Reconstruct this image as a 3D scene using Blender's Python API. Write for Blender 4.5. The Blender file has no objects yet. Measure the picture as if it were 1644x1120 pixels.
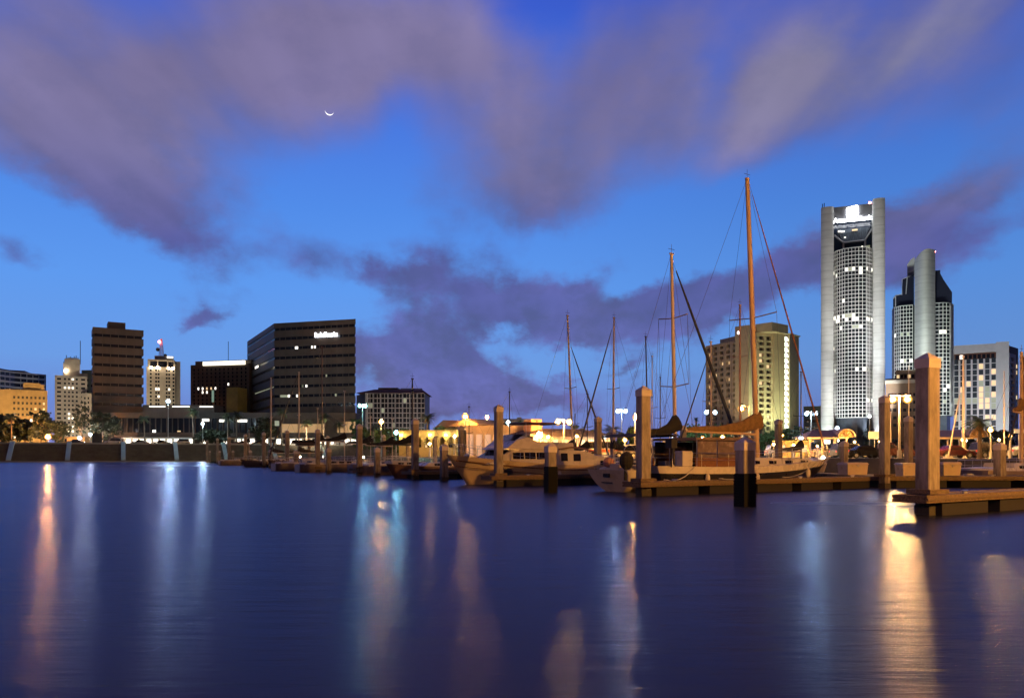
import bpy, bmesh, math, random
from mathutils import Vector, Matrix
random.seed(7)
S = bpy.context.scene
COL = S.collection
F, CX, HY, CH = 1290.0, 822.0, 731.0, 1.7      # focal length and horizon of the photograph, eye height (m)
R = math.radians
BASE = 4.9      # boulevard level on the mainland
LAND = 1.4      # level of the marina pier head

def gx(px, Y): return (px - CX) / F * Y
def gz(py, Y): return CH + (HY - py) / F * Y
def P(px, py, Y): return Vector((gx(px, Y), Y, gz(py, Y)))
def pt(px, Y): return Vector((gx(px, Y), Y))
def eqY(px, px0, Y0):           # depth giving the same distance from the viewer as (px0, Y0)
    u0, u = (px0 - CX) / F, (px - CX) / F
    return Y0 * math.sqrt(1 + u0 * u0) / math.sqrt(1 + u * u)

# ------------------------------------------------------------------ materials
MATS = {}
def mat(name, col, rough=0.7, var=0.25, scale=3.0, metal=0.0, bump=0.0, stretch=(1, 1, 1), emit=None, es=1.0, spec=0.5, detail=5.0):
    if name in MATS: return MATS[name]
    m = bpy.data.materials.new(name); m.use_nodes = True
    nt = m.node_tree; b = nt.nodes['Principled BSDF']
    b.inputs['Roughness'].default_value = rough
    b.inputs['Metallic'].default_value = metal
    b.inputs['Specular IOR Level'].default_value = spec
    c = list(col) + [1]
    b.inputs['Base Color'].default_value = c
    if var > 0 or bump > 0:
        tc = nt.nodes.new('ShaderNodeTexCoord'); mp = nt.nodes.new('ShaderNodeMapping')
        mp.inputs['Scale'].default_value = stretch
        nt.links.new(tc.outputs['Object'], mp.inputs['Vector'])
        n = nt.nodes.new('ShaderNodeTexNoise'); n.inputs['Scale'].default_value = scale; n.inputs['Detail'].default_value = detail
        n.inputs['Roughness'].default_value = 0.65
        nt.links.new(mp.outputs['Vector'], n.inputs['Vector'])
        if var > 0:
            cr = nt.nodes.new('ShaderNodeValToRGB')
            cr.color_ramp.elements[0].position = 0.3; cr.color_ramp.elements[1].position = 0.7
            cr.color_ramp.elements[0].color = [max(0, x * (1 - var)) for x in col] + [1]
            cr.color_ramp.elements[1].color = [min(1, x * (1 + var * .8)) for x in col] + [1]
            nt.links.new(n.outputs['Fac'], cr.inputs['Fac'])
            nt.links.new(cr.outputs['Color'], b.inputs['Base Color'])
            rm = nt.nodes.new('ShaderNodeMapRange'); rm.inputs['To Min'].default_value = max(0, rough - .12); rm.inputs['To Max'].default_value = min(1, rough + .12)
            nt.links.new(n.outputs['Fac'], rm.inputs['Value']); nt.links.new(rm.outputs['Result'], b.inputs['Roughness'])
        if bump > 0:
            bp = nt.nodes.new('ShaderNodeBump'); bp.inputs['Strength'].default_value = bump; bp.inputs['Distance'].default_value = 0.03
            nt.links.new(n.outputs['Fac'], bp.inputs['Height']); nt.links.new(bp.outputs['Normal'], b.inputs['Normal'])
    if emit:
        b.inputs['Emission Color'].default_value = list(emit) + [1]
        b.inputs['Emission Strength'].default_value = es
    MATS[name] = m
    return m

def lamp_mat(name, col, strength):
    return mat(name, (0.8, 0.8, 0.8), 0.4, 0, emit=col, es=strength)

CONC = mat('piling concrete', (0.29, 0.25, 0.215), 0.85, 0.55, 3.2, bump=0.4, stretch=(1, 1, .28))
def tide_stain(m):
    nt = m.node_tree; N = nt.nodes.new; L = nt.links.new; b = nt.nodes['Principled BSDF']; src = b.inputs['Base Color'].links[0].from_socket
    tc = N('ShaderNodeTexCoord'); sp = N('ShaderNodeSeparateXYZ'); L(tc.outputs['Object'], sp.inputs[0])
    mp = N('ShaderNodeMapping'); mp.inputs['Scale'].default_value = (7, 7, 1.2); L(tc.outputs['Object'], mp.inputs['Vector'])
    n = N('ShaderNodeTexNoise'); n.inputs['Scale'].default_value = 1.0; n.inputs['Detail'].default_value = 5; L(mp.outputs['Vector'], n.inputs['Vector'])
    a = N('ShaderNodeMath'); a.operation = 'MULTIPLY_ADD'; a.inputs[1].default_value = 2.2; L(n.outputs['Fac'], a.inputs[0]); L(sp.outputs[2], a.inputs[2])
    r = N('ShaderNodeMapRange'); r.inputs['From Min'].default_value = 1.15; r.inputs['From Max'].default_value = 2.3; r.inputs['To Min'].default_value = .82; r.inputs['To Max'].default_value = 0; L(a.outputs[0], r.inputs['Value'])
    x = N('ShaderNodeMix'); x.data_type = 'RGBA'; L(r.outputs['Result'], x.inputs['Factor']); L(src, x.inputs[6]); x.inputs[7].default_value = (.045, .035, .026, 1); L(x.outputs[2], b.inputs['Base Color'])
def joints(m, step, dark):
    nt = m.node_tree; N = nt.nodes.new; L = nt.links.new; b = nt.nodes['Principled BSDF']; src = b.inputs['Base Color'].links[0].from_socket
    tc = N('ShaderNodeTexCoord'); sp = N('ShaderNodeSeparateXYZ'); L(tc.outputs['Object'], sp.inputs[0])
    d = N('ShaderNodeMath'); d.operation = 'DIVIDE'; d.inputs[1].default_value = step; L(sp.outputs[2], d.inputs[0])
    f = N('ShaderNodeMath'); f.operation = 'FRACT'; L(d.outputs[0], f.inputs[0])
    c = N('ShaderNodeMath'); c.operation = 'LESS_THAN'; c.inputs[1].default_value = .11; L(f.outputs[0], c.inputs[0])
    k = N('ShaderNodeMath'); k.operation = 'MULTIPLY'; k.inputs[1].default_value = dark; L(c.outputs[0], k.inputs[0])
    x = N('ShaderNodeMix'); x.data_type = 'RGBA'; L(k.outputs[0], x.inputs['Factor']); L(src, x.inputs[6]); x.inputs[7].default_value = (.03, .03, .03, 1); L(x.outputs[2], b.inputs['Base Color'])
tide_stain(CONC)
CAP = mat('piling cap', (0.52, 0.46, 0.43), 0.6, 0.15, 3)
SLEEVE = mat('black pile sleeve', (0.005, 0.005, 0.005), 0.8, 0.3, 5, spec=.15)
SLIME = mat('waterline growth', (0.035, 0.03, 0.022), 0.8, 0.5, 9)
WOOD = mat('dock timber', (0.13, 0.09, 0.055), 0.85, 0.7, 4, bump=0.4, stretch=(1, 6, 6))
DECK = mat('dock planks', (0.20, 0.155, 0.115), 0.85, 0.4, 5, bump=0.3, stretch=(6, 1, 1))
FLOAT = mat('dock float', (0.010, 0.009, 0.008), 0.8, 0.3, 3)
GEL = mat('white gelcoat', (0.50, 0.46, 0.42), 0.28, 0.08, 1.2)
GEL2 = mat('cream gelcoat', (0.47, 0.38, 0.28), 0.3, 0.1, 1.2)
HDARK = mat('dark blue hull paint', (0.014, 0.014, 0.02), 0.3, 0.2, 2)
TEAK = mat('teak trim', (0.16, 0.08, 0.035), 0.5, 0.4, 6)
BLKCANV = mat('black canvas', (0.012, 0.012, 0.015), 0.9, 0.4, 7, bump=.3)
TANCANV = mat('tan canvas', (0.17, 0.10, 0.04), 0.85, 0.35, 5, bump=.3)
BLUECANV = mat('blue canvas', (0.03, 0.04, 0.07), 0.9, 0.3, 5)
BGLASS = mat('boat window glass', (0.012, 0.010, 0.010), 0.12, 0)
CLEARV = mat('clear vinyl screens', (0.16, 0.12, 0.10), 0.25, 0.5, 3)
ALU = mat('mast aluminium', (0.5, 0.42, 0.36), 0.5, 0.1, 2)
SPARD = mat('dark spar', (0.03, 0.03, 0.035), 0.5, 0.2, 2)
STEEL = mat('stainless steel', (0.5, 0.5, 0.5), 0.3, 0, metal=1)
WIRE = mat('rigging wire', (0.05, 0.045, 0.05), 0.5, 0)
RUB = mat('black rubber', (0.015, 0.015, 0.015), 0.7, 0)
BROWN = mat('brown granite cladding', (0.100, 0.083, 0.070), 0.6, 0.28, 0.25, stretch=(1, 1, .15))
BROWN2 = mat('dark brown cladding', (0.085, 0.055, 0.042), 0.6, 0.2, 0.3)
PODB = mat('podium concrete', (0.075, 0.062, 0.055), 0.8, 0.25, 0.3)
DGLASS = mat('dark office glass', (0.012, 0.014, 0.022), 0.18, 0)
BGL = mat('blue reflective glass', (0.05, 0.06, 0.09), 0.08, 0, metal=0.85)
CREAM = mat('cream masonry', (0.42, 0.36, 0.29), 0.8, 0.15, 0.5)
TANW = mat('tan stucco', (0.45, 0.30, 0.13), 0.8, 0.2, 0.4)
WHITEW = mat('white painted concrete', (0.62, 0.62, 0.62), 0.7, 0.1, 0.3)
GREYW = mat('grey precast', (0.33, 0.32, 0.33), 0.75, 0.15, 0.4)
TOWERC = mat('pale tower concrete', (0.52, 0.52, 0.50), 0.75, 0.12, 0.15, stretch=(1, 1, 4))
joints(TOWERC, 3.9, .16)
HOTELT = mat('tan hotel concrete', (0.33, 0.255, 0.18), 0.8, 0.15, 0.3)
REDROOF = mat('brown roof tile', (0.15, 0.06, 0.035), 0.8, 0.3, 1.5)
METROOF = mat('brown metal roof', (0.14, 0.10, 0.10), 0.45, 0.15, 1.5)
YELW = mat('yellow stucco', (0.60, 0.47, 0.19), 0.8, 0.12, 0.7)
POLE = mat('galvanised pole', (0.45, 0.45, 0.44), 0.45, 0.1, 2)
POLED = mat('dark painted pole', (0.05, 0.045, 0.04), 0.5, 0.1, 2)
SEAW = mat('seawall concrete', (0.15, 0.14, 0.115), 0.9, 0.3, 0.5, bump=.2)
SEAG = mat('pale green stair wall', (0.60, 0.80, 0.70), 0.75, 0.1, 0.6)
SEAP = mat('pale coping', (0.45, 0.43, 0.38), 0.8, 0.15, 0.6)
ASPH = mat('asphalt', (0.06, 0.055, 0.055), 0.9, 0.3, 1.2)
PAVE = mat('pavement', (0.30, 0.28, 0.26), 0.9, 0.25, 0.8)
GRASS = mat('lawn', (0.05, 0.075, 0.03), 0.95, 0.5, 2)
BARK = mat('bark', (0.14, 0.105, 0.075), 0.9, 0.35, 4, bump=.5)
LEAF = mat('dark leaves', (0.020, 0.030, 0.014), 0.6, 0.5, 1.3)
LEAFG = mat('green leaves', (0.06, 0.11, 0.035), 0.6, 0.5, 1.5)
PALML = mat('palm fronds', (0.055, 0.08, 0.03), 0.5, 0.45, 2)
PALMD = mat('dead palm fronds', (0.22, 0.13, 0.06), 0.9, 0.4, 3)
TYRE = mat('tyre rubber', (0.012, 0.012, 0.012), 0.8, 0)
RIM = mat('wheel rim', (0.4, 0.4, 0.4), 0.35, 0, metal=.8)
WINW = mat('lit window warm', (0.3, 0.25, 0.2), 0.4, 0, emit=(1.0, 0.70, 0.36), es=1.0)
WINC = mat('lit window white', (0.3, 0.3, 0.3), 0.4, 0, emit=(1.0, 0.94, 0.82), es=2.2)
WING = mat('lit window dim', (0.2, 0.2, 0.16), 0.4, 0, emit=(0.75, 0.8, 0.55), es=0.35)
TRAILGLOW = mat('headlight trail glow', (0.3, 0.3, 0.3), 0.4, 0, emit=(1.0, 0.90, 0.72), es=3.2)  # glow colour of the panels added for headlight trails
SIGNW = mat('white sign light', (0.8, 0.8, 0.8), 0.4, 0, emit=(0.93, 0.96, 1.0), es=14)
SIGNB = mat('white sign letters', (0.8, 0.8, 0.8), 0.4, 0, emit=(0.93, 0.94, 1.0), es=4)
FANLIT = mat('varnished timber gable', (0.40, 0.22, 0.07), 0.6, 0.3, 3)
L_SOD = lamp_mat('sodium lamp', (1.0, 0.45, 0.10), 2200)
L_SODH = lamp_mat('sodium lamp close', (1.0, 0.48, 0.12), 8500)
L_RED = lamp_mat('orange lamp', (1.0, 0.40, 0.09), 9500)
L_WHT = lamp_mat('mercury lamp', (0.66, 0.88, 1.0), 3500)
L_TEAL = lamp_mat('greenish mercury lamp', (0.33, 0.95, 0.92), 2500)
L_HALO = lamp_mat('metal halide lamp', (0.98, 0.97, 1.0), 2400)
L_PIER = lamp_mat('pier flood lamp', (1.0, 0.42, 0.07), 32000)
L_DOCK = lamp_mat('pink sodium lamp', (1.0, 0.44, 0.24), 6500)
L_AVI = lamp_mat('aviation light', (1.0, 0.25, 0.25), 25)
L_SMALL = lamp_mat('small dock light', (1.0, 0.80, 0.55), 40)
L_TAIL = mat('tail light', (0.4, 0.02, 0.02), 0.3, 0, emit=(1, .05, .03), es=.4)
L_HEAD = mat('headlight glass', (0.7, 0.7, 0.65), 0.15, 0)
def halo_mat(name, col):  # see-through emissive shell that paints a lens halo round a bulb
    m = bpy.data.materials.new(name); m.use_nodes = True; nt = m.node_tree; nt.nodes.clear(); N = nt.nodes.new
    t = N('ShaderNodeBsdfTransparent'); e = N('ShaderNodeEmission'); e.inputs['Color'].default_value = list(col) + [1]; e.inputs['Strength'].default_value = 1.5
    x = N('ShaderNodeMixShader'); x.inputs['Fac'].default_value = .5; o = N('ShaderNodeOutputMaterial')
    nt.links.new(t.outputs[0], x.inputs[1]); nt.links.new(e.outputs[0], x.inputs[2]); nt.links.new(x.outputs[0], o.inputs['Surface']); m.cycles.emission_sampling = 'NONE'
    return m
G_SOD = halo_mat('amber lamp halo', (1.0, .48, .08)); G_RED = halo_mat('orange lamp halo', (1.0, .36, .10)); G_WHT = halo_mat('pale lamp halo', (.55, .78, 1.0)); G_TEAL = halo_mat('greenish lamp halo', (.30, .85, .80))

# ------------------------------------------------------------------ mesh builder
class MB:
    def __init__(s, M=None): s.v = []; s.f = []; s.mi = []; s.M = M; s.cur = 0; s.sm = []; s.smooth = False
    def add(s, vs, fs):
        o = len(s.v)
        for p in vs:
            p = Vector(p); s.v.append(s.M @ p if s.M else p)
        for f in fs: s.f.append([i + o for i in f]); s.mi.append(s.cur); s.sm.append(s.smooth)
        return s
    def hexa(s, fn, u0, u1, d0, d1, z0, z1):
        vs = [fn(u, d, z) for z in (z0, z1) for d in (d0, d1) for u in (u0, u1)]
        return s.add(vs, [(0, 1, 3, 2), (4, 6, 7, 5), (0, 4, 5, 1), (2, 3, 7, 6), (0, 2, 6, 4), (1, 5, 7, 3)])
    def box(s, x0, x1, y0, y1, z0, z1):
        return s.hexa(lambda u, d, z: (u, d, z), x0, x1, y0, y1, z0, z1)
    def prism(s, poly, z0, z1, poly2=None):
        n = len(poly); p2 = poly2 or poly
        vs = [(p[0], p[1], z0) for p in poly] + [(p[0], p[1], z1) for p in p2]
        fs = [tuple(range(n - 1, -1, -1)), tuple(range(n, 2 * n))] + [(i, (i + 1) % n, n + (i + 1) % n, n + i) for i in range(n)]
        return s.add(vs, fs)
    def prof(s, poly, fn, d0, d1, d0b=None):       # polygon in (u,z) extruded through depth d
        n = len(poly)
        vs = [fn(p[0], d0, p[1]) for p in poly] + [fn(p[0], d1, p[1]) for p in poly]
        fs = [tuple(range(n - 1, -1, -1)), tuple(range(n, 2 * n))] + [(i, (i + 1) % n, n + (i + 1) % n, n + i) for i in range(n)]
        return s.add(vs, fs)
    def tube(s, path, r, n=8, cap=True):
        path = [Vector(p) for p in path]
        rs = r if isinstance(r, (list, tuple)) else [r] * len(path)
        rings = []; vs = []
        for i, p in enumerate(path):
            t = (path[min(i + 1, len(path) - 1)] - path[max(i - 1, 0)]).normalized()
            a = t.cross(Vector((0, 0, 1)))
            if a.length < 1e-3: a = Vector((1, 0, 0))
            a.normalize(); b = t.cross(a)
            for k in range(n):
                q = 2 * math.pi * k / n
                vs.append(p + (a * math.cos(q) + b * math.sin(q)) * rs[i])
        fs = []
        for i in range(len(path) - 1):
            for k in range(n):
                fs.append((i * n + k, i * n + (k + 1) % n, (i + 1) * n + (k + 1) % n, (i + 1) * n + k))
        if cap:
            fs.append(tuple(range(n - 1, -1, -1))); fs.append(tuple(range((len(path) - 1) * n, len(path) * n)))
        return s.add(vs, fs)
    def ball(s, c, r, n=10, m=6, sz=1.0):
        c = Vector(c); vs = []; fs = []
        for j in range(m + 1):
            ph = math.pi * j / m
            for k in range(n):
                q = 2 * math.pi * k / n
                vs.append(c + Vector((r * math.sin(ph) * math.cos(q), r * math.sin(ph) * math.sin(q), r * sz * math.cos(ph))))
        for j in range(m):
            for k in range(n):
                fs.append((j * n + k, j * n + (k + 1) % n, (j + 1) * n + (k + 1) % n, (j + 1) * n + k))
        return s.add(vs, fs)
    def build(s, name, mats, parent=None, world=False, bevel=0.0, clean=True):
        me = bpy.data.meshes.new(name)
        off = Vector(parent.location) if (world and parent) else Vector((0, 0, 0))
        me.from_pydata([tuple(p - off) for p in s.v], [], s.f)
        if not isinstance(mats, (list, tuple)): mats = [mats]
        for m in mats: me.materials.append(m)
        for p, i, sm in zip(me.polygons, s.mi, s.sm): p.material_index = i; p.use_smooth = sm
        if clean:
            bm = bmesh.new(); bm.from_mesh(me); bmesh.ops.remove_doubles(bm, verts=bm.verts, dist=1e-5)
            bmesh.ops.recalc_face_normals(bm, faces=bm.faces); bm.to_mesh(me); bm.free()
        o = bpy.data.objects.new(name, me); COL.objects.link(o)
        if parent: o.parent = parent
        if bevel > 0:
            bv = o.modifiers.new('bevel', 'BEVEL'); bv.width = bevel; bv.segments = 2; bv.limit_method = 'ANGLE'
        return o

def tag(o, label=None, cat=None, group=None, kind=None):
    if label: o['label'] = label
    if cat: o['category'] = cat
    if group: o['group'] = group
    if kind: o['kind'] = kind
    return o
def thing(name, loc, label, cat, group=None, rz=0.0):
    o = bpy.data.objects.new(name, None); COL.objects.link(o)
    o.location = loc; o.rotation_euler = (0, 0, rz); o.empty_display_size = .5
    return tag(o, label, cat, group)
def kids(o): return KIDS.get(o.name, [])
def copy_tree(o, loc, label=None, rz=0.0, sc=1.0, group=None):
    def rec(a, par):
        c = a.copy(); COL.objects.link(c)
        if par: c.parent = par
        for k in list(a.children): rec(k, c)
        return c
    r = rec(o, None); r.location = loc; r.rotation_euler = (0, 0, rz); r.scale = (sc, sc, sc)
    if label: r['label'] = label
    if group: r['group'] = group
    return r

# ------------------------------------------------------------------ camera
cam = bpy.data.cameras.new('camera'); co = bpy.data.objects.new('camera', cam); COL.objects.link(co)
co.location = (0, 0, CH); co.rotation_euler = (R(90), 0, 0)
cam.sensor_width = 36; cam.lens = 36 * F / 1644; cam.shift_y = (HY - 560) / 1644.0
cam.clip_end = 9000; cam.clip_start = 0.1
S.camera = co
S.view_settings.view_transform = 'Standard'; S.view_settings.look = 'None'
S.view_settings.exposure = 0.0; S.view_settings.gamma = 1.0
S.render.engine = 'CYCLES'; S.cycles.use_denoising = True; S.cycles.max_bounces = 6; S.cycles.diffuse_bounces = 2
S.cycles.glossy_bounces = 3; S.cycles.sample_clamp_indirect = 4.0; S.cycles.caustics_reflective = False; S.cycles.caustics_refractive = False

# ------------------------------------------------------------------ sky
def build_world():
    w = bpy.data.worlds.new('World'); S.world = w; w.use_nodes = True
    nt = w.node_tree; nt.nodes.clear()
    N = nt.nodes.new; L = nt.links.new
    def setin(sock, v):
        if hasattr(v, 'is_output'): L(v, sock)
        else: sock.default_value = v
    def M(op, a, b=None, c=None, clamp=False):
        n = N('ShaderNodeMath'); n.operation = op; n.use_clamp = clamp
        setin(n.inputs[0], a)
        if b is not None: setin(n.inputs[1], b)
        if c is not None: setin(n.inputs[2], c)
        return n.outputs[0]
    def mapr(v, a, b, c=0.0, d=1.0, smooth=True):
        n = N('ShaderNodeMapRange'); n.interpolation_type = 'SMOOTHSTEP' if smooth else 'LINEAR'
        setin(n.inputs['Value'], v)
        for k, x in (('From Min', a), ('From Max', b), ('To Min', c), ('To Max', d)): setin(n.inputs[k], x)
        return n.outputs['Result']
    def noise(vec, scale, detail=4, rough=.55):
        n = N('ShaderNodeTexNoise'); setin(n.inputs['Vector'], vec); n.inputs['Scale'].default_value = scale
        n.inputs['Detail'].default_value = detail; n.inputs['Roughness'].default_value = rough
        return n.outputs['Fac']
    def comb(x, y, z=0.0):
        n = N('ShaderNodeCombineXYZ'); setin(n.inputs[0], x); setin(n.inputs[1], y); setin(n.inputs[2], z); return n.outputs[0]
    def ramp(v, pts):
        n = N('ShaderNodeValToRGB'); cr = n.color_ramp
        while len(cr.elements) < len(pts): cr.elements.new(0.5)
        for e, (p, c) in zip(cr.elements, pts):
            e.position = p; e.color = [((x / 255 + .055) / 1.055) ** 2.4 for x in c] + [1]
        setin(n.inputs['Fac'], v); return n.outputs['Color']
    def mixc(f, a, b):
        n = N('ShaderNodeMix'); n.data_type = 'RGBA'; setin(n.inputs['Factor'], f); setin(n.inputs[6], a); setin(n.inputs[7], b); return n.outputs[2]
    tc = N('ShaderNodeTexCoord'); sp = N('ShaderNodeSeparateXYZ'); L(tc.outputs['Generated'], sp.inputs[0])
    x, y, z = sp.outputs
    rho = M('SQRT', M('ADD', M('MULTIPLY', x, x), M('ADD', M('MULTIPLY', y, y), 1e-5)))
    az = M('ARCTAN2', x, y)
    wv = M('DIVIDE', z, rho)
    wc = M('MAXIMUM', wv, 0.0)
    # wind-drawn streaks on a flat cloud layer drifting along y, and puffs lower down
    zz = M('ADD', M('MAXIMUM', z, 0.0), 0.06)
    lx, ly = M('DIVIDE', x, zz), M('DIVIDE', y, zz)
    streak = noise(comb(M('MULTIPLY', lx, 1.9), M('MULTIPLY', ly, 0.42)), 1.0, 3, .5)
    streak2 = noise(comb(M('MULTIPLY', lx, 5.5), M('MULTIPLY', ly, 0.8), 3.3), 1.0, 2, .5)
    base2 = comb(az, M('MULTIPLY', wv, 1.25), 0.0)
    wf = mapr(wc, 0.10, 0.42, 1.0, 0.30)
    wn1 = noise(base2, 9.0, 6, .6); wn2 = noise(comb(az, M('MULTIPLY', wv, 1.25), 7.7), 9.0, 6, .6)
    amp = M('MULTIPLY', wf, 0.17)
    aw = M('ADD', az, M('MULTIPLY', M('SUBTRACT', wn1, .5), amp))
    ww = M('ADD', wv, M('MULTIPLY', M('SUBTRACT', wn2, .5), M('MULTIPLY', amp, .8)))
    # cloud banks: azimuth / elevation centre, size, slope, weight
    blobs = [(110, 110, 330, 150, 12, .95), (210, 300, 190, 80, 28, .85), (255, 365, 90, 48, 25, .6), (30, 210, 170, 90, 0, .5), (470, 80, 230, 100, -20, .85), (650, 60, 170, 90, 0, .75), (760, 120, 120, 110, 0, .35), (560, 150, 120, 60, -20, .3), (1180, 60, 120, 90, 0, .35), (1330, 300, 160, 30, -16, .25), (420, 330, 140, 50, 20, .25),
             (850, 200, 150, 150, 0, .72), (860, 310, 110, 75, 0, .55), (1010, 90, 150, 95, -15, .70), (1060, 200, 130, 80, -10, .6), (690, 330, 60, 40, 0, .35),
             (1480, 70, 260, 105, -16, 1.0), (1270, 150, 120, 70, -25, .65), (1600, 215, 110, 55, -30, .45), (1240, 225, 110, 35, -15, .35), (860, 355, 60, 30, 0, .3),
             (1150, 465, 210, 48, -14, 1.0), (1340, 420, 190, 55, -20, .9), (1520, 345, 150, 42, -28, .85), (1600, 385, 130, 34, -18, .8), (1000, 500, 140, 32, -8, .8), (1020, 400, 60, 28, -30, .3),
             (740, 480, 110, 55, 10, 1.0), (650, 520, 90, 40, 0, .9), (860, 500, 90, 36, 0, .85), (600, 440, 50, 28, 0, .75), (940, 452, 48, 28, -20, .75), (510, 412, 60, 40, 15, .42), (690, 425, 60, 30, 0, .6),
             (700, 590, 130, 40, 4, 1.25), (620, 575, 90, 28, 0, 1.1), (790, 630, 140, 38, 4, 1.25), (860, 640, 130, 30, 0, .7), (640, 640, 130, 34, 0, .6),
             (345, 498, 45, 20, -15, .75), (300, 518, 30, 16, 0, .6), (350, 530, 55, 10, 0, .4), (15, 415, 60, 40, 25, .55), (925, 594, 30, 11, -8, .7), (990, 574, 36, 12, -6, .65), (905, 545, 40, 14, 0, .4), (1015, 600, 22, 9, 0, .4), (1250, 640, 160, 14, 0, .25),
             (1600, 430, 90, 20, 0, .4),
             (875, 40, 75, 95, 0, -.9), (640, 190, 34, 70, 8, -.5), (1160, 110, 32, 90, 14, -.5), (540, 300, 130, 70, 0, -.45), (170, 60, 70, 80, 30, -.35), (1150, 330, 220, 40, -10, -.5), (1440, 275, 200, 38, -14, -.5), (20, 320, 90, 30, 10, -.4), (1130, 395, 50, 22, 0, -.3), (800, 540, 50, 20, -20, -.35)]
    D = None
    for (px, py, sx, sy, rot, a) in blobs:
        u, v = (px - CX) / F, (HY - py) / F
        k = math.sqrt(1 + u * u)
        a0, w0 = math.atan(u), v / k
        ra, rw = sx / F / (k * k), sy / F / k
        c, s = math.cos(R(-rot)), math.sin(R(-rot))
        da, dw = M('SUBTRACT', aw, a0), M('SUBTRACT', ww, w0)
        p = M('ADD', M('MULTIPLY', da, c / ra), M('MULTIPLY', dw, s / ra))
        q = M('ADD', M('MULTIPLY', da, -s / rw), M('MULTIPLY', dw, c / rw))
        e = M('POWER', 2.718, M('MULTIPLY', M('ADD', M('MULTIPLY', p, p), M('MULTIPLY', q, q)), -0.9))
        D = M('MULTIPLY', e, a) if D is None else M('MULTIPLY_ADD', e, a, D)
    D = M('ADD', D, M('MULTIPLY', M('SUBTRACT', noise(comb(az, M('MULTIPLY', wv, 1.5), 4.4), 7.0, 3, .5), .56), mapr(wc, 0.22, 0.36, 1.7, 0.5)))
    D = M('ADD', D, mapr(wc, 0.26, 0.45, 0.0, 0.10))
    # general cloud outside the photographed part of the sky
    outside = M('MAXIMUM', mapr(M('ABSOLUTE', az), 0.62, 0.95), mapr(wv, 0.60, 0.9))
    gen = mapr(noise(comb(M('MULTIPLY', lx, 0.8), M('MULTIPLY', ly, 0.35), 11.0), 1.0, 4, .55), 0.38, 0.62, 0.1, 1.0)
    D = M('ADD', M('MULTIPLY', D, M('SUBTRACT', 1.0, outside)), M('MULTIPLY', gen, M('MULTIPLY', outside, .8)))
    hi = mapr(wc, 0.22, 0.40)
    D = M('ADD', D, M('MULTIPLY', M('SUBTRACT', streak, .5), M('MULTIPLY_ADD', hi, 1.5, .3)))
    D = M('ADD', D, M('MULTIPLY', M('SUBTRACT', streak2, .5), M('MULTIPLY', hi, .8)))
    D = M('ADD', D, M('MULTIPLY', M('SUBTRACT', noise(base2, 22.0, 5, .6), .5), M('MULTIPLY', wf, 1.15)))
    lo = mapr(wc, 0.2, 0.42, 0.18, -0.22); up = mapr(wc, 0.2, 0.42, 1.05, 1.42)
    alpha = M('MULTIPLY', mapr(D, lo, up), mapr(wc, 0.18, 0.42, 0.92, 0.93))
    clear = ramp(wc, [(0.0, (118, 124, 190)), (0.05, (110, 135, 206)), (0.11, (110, 157, 228)), (0.20, (100, 156, 238)), (0.30, (88, 142, 232)), (0.42, (80, 122, 222)), (0.56, (68, 98, 206)), (1.0, (30, 50, 140))])
    tint = mapr(az, -0.1, 0.5, 1.0, 0.82)
    hsv = N('ShaderNodeHueSaturation'); setin(hsv.inputs['Value'], tint); hsv.inputs['Saturation'].default_value = 1.03; L(clear, hsv.inputs['Color']); clear = hsv.outputs['Color']
    cl = ramp(wc, [(0.0, (104, 100, 160)), (0.08, (96, 100, 172)), (0.16, (88, 92, 160)), (0.25, (84, 84, 150)), (0.34, (108, 103, 152)), (0.45, (114, 106, 150)), (0.60, (122, 114, 152)), (1.0, (70, 66, 100))])
    warm = mixc(mapr(M('ADD', az, M('MULTIPLY', M('SUBTRACT', streak, .5), .3)), 0.15, 0.5), (0.21, 0.17, 0.28, 1), (0.30, 0.28, 0.33, 1))
    cl = mixc(M('MULTIPLY', hi, M('MULTIPLY', 0.65, mapr(D, .5, 1.3))), cl, warm)
    shade = M('ADD', M('MULTIPLY_ADD', M('SUBTRACT', streak2, .5), .75, 1.0), M('MULTIPLY', M('SUBTRACT', noise(comb(M('MULTIPLY', lx, 1.1), M('MULTIPLY', ly, 0.5), 9.1), 1.0, 4, .6), .5), .9))
    h2 = N('ShaderNodeHueSaturation'); setin(h2.inputs['Value'], shade); L(cl, h2.inputs['Color'])
    tex = noise(base2, 13.0, 6, .62)
    slate = mixc(M('MULTIPLY', mapr(tex, .42, .66), M('MULTIPLY_ADD', wf, .75, -.1), clamp=True), h2.outputs['Color'], (0.064, 0.076, 0.190, 1))
    glow = mixc(M('MULTIPLY', mapr(noise(base2, 5.0, 4, .55), .5, .72), .22), slate, (0.20, 0.155, 0.34, 1))
    col = mixc(alpha, clear, glow)
    back = mapr(M('ABSOLUTE', az), 0.8, 2.0, 0.0, 1.0)
    dim = mixc(back, (1, 1, 1, 1), (0.20, 0.13, 0.11, 1))
    mm = N('ShaderNodeMix'); mm.data_type = 'RGBA'; mm.blend_type = 'MULTIPLY'; mm.inputs['Factor'].default_value = 1.0; L(col, mm.inputs[6]); L(dim, mm.inputs[7]); col = mm.outputs[2]
    ns = N('ShaderNodeTexSky'); ns.sky_type = 'NISHITA'; ns.sun_disc = False; ns.sun_elevation = R(-3.0); ns.sun_rotation = R(12)
    bg = N('ShaderNodeBackground'); bg.inputs['Strength'].default_value = 1.0; L(col, bg.inputs['Color'])
    b2 = N('ShaderNodeBackground'); b2.inputs['Strength'].default_value = 0.05; L(ns.outputs['Color'], b2.inputs['Color'])
    ad = N('ShaderNodeAddShader'); L(bg.outputs[0], ad.inputs[0]); L(b2.outputs[0], ad.inputs[1])
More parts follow.
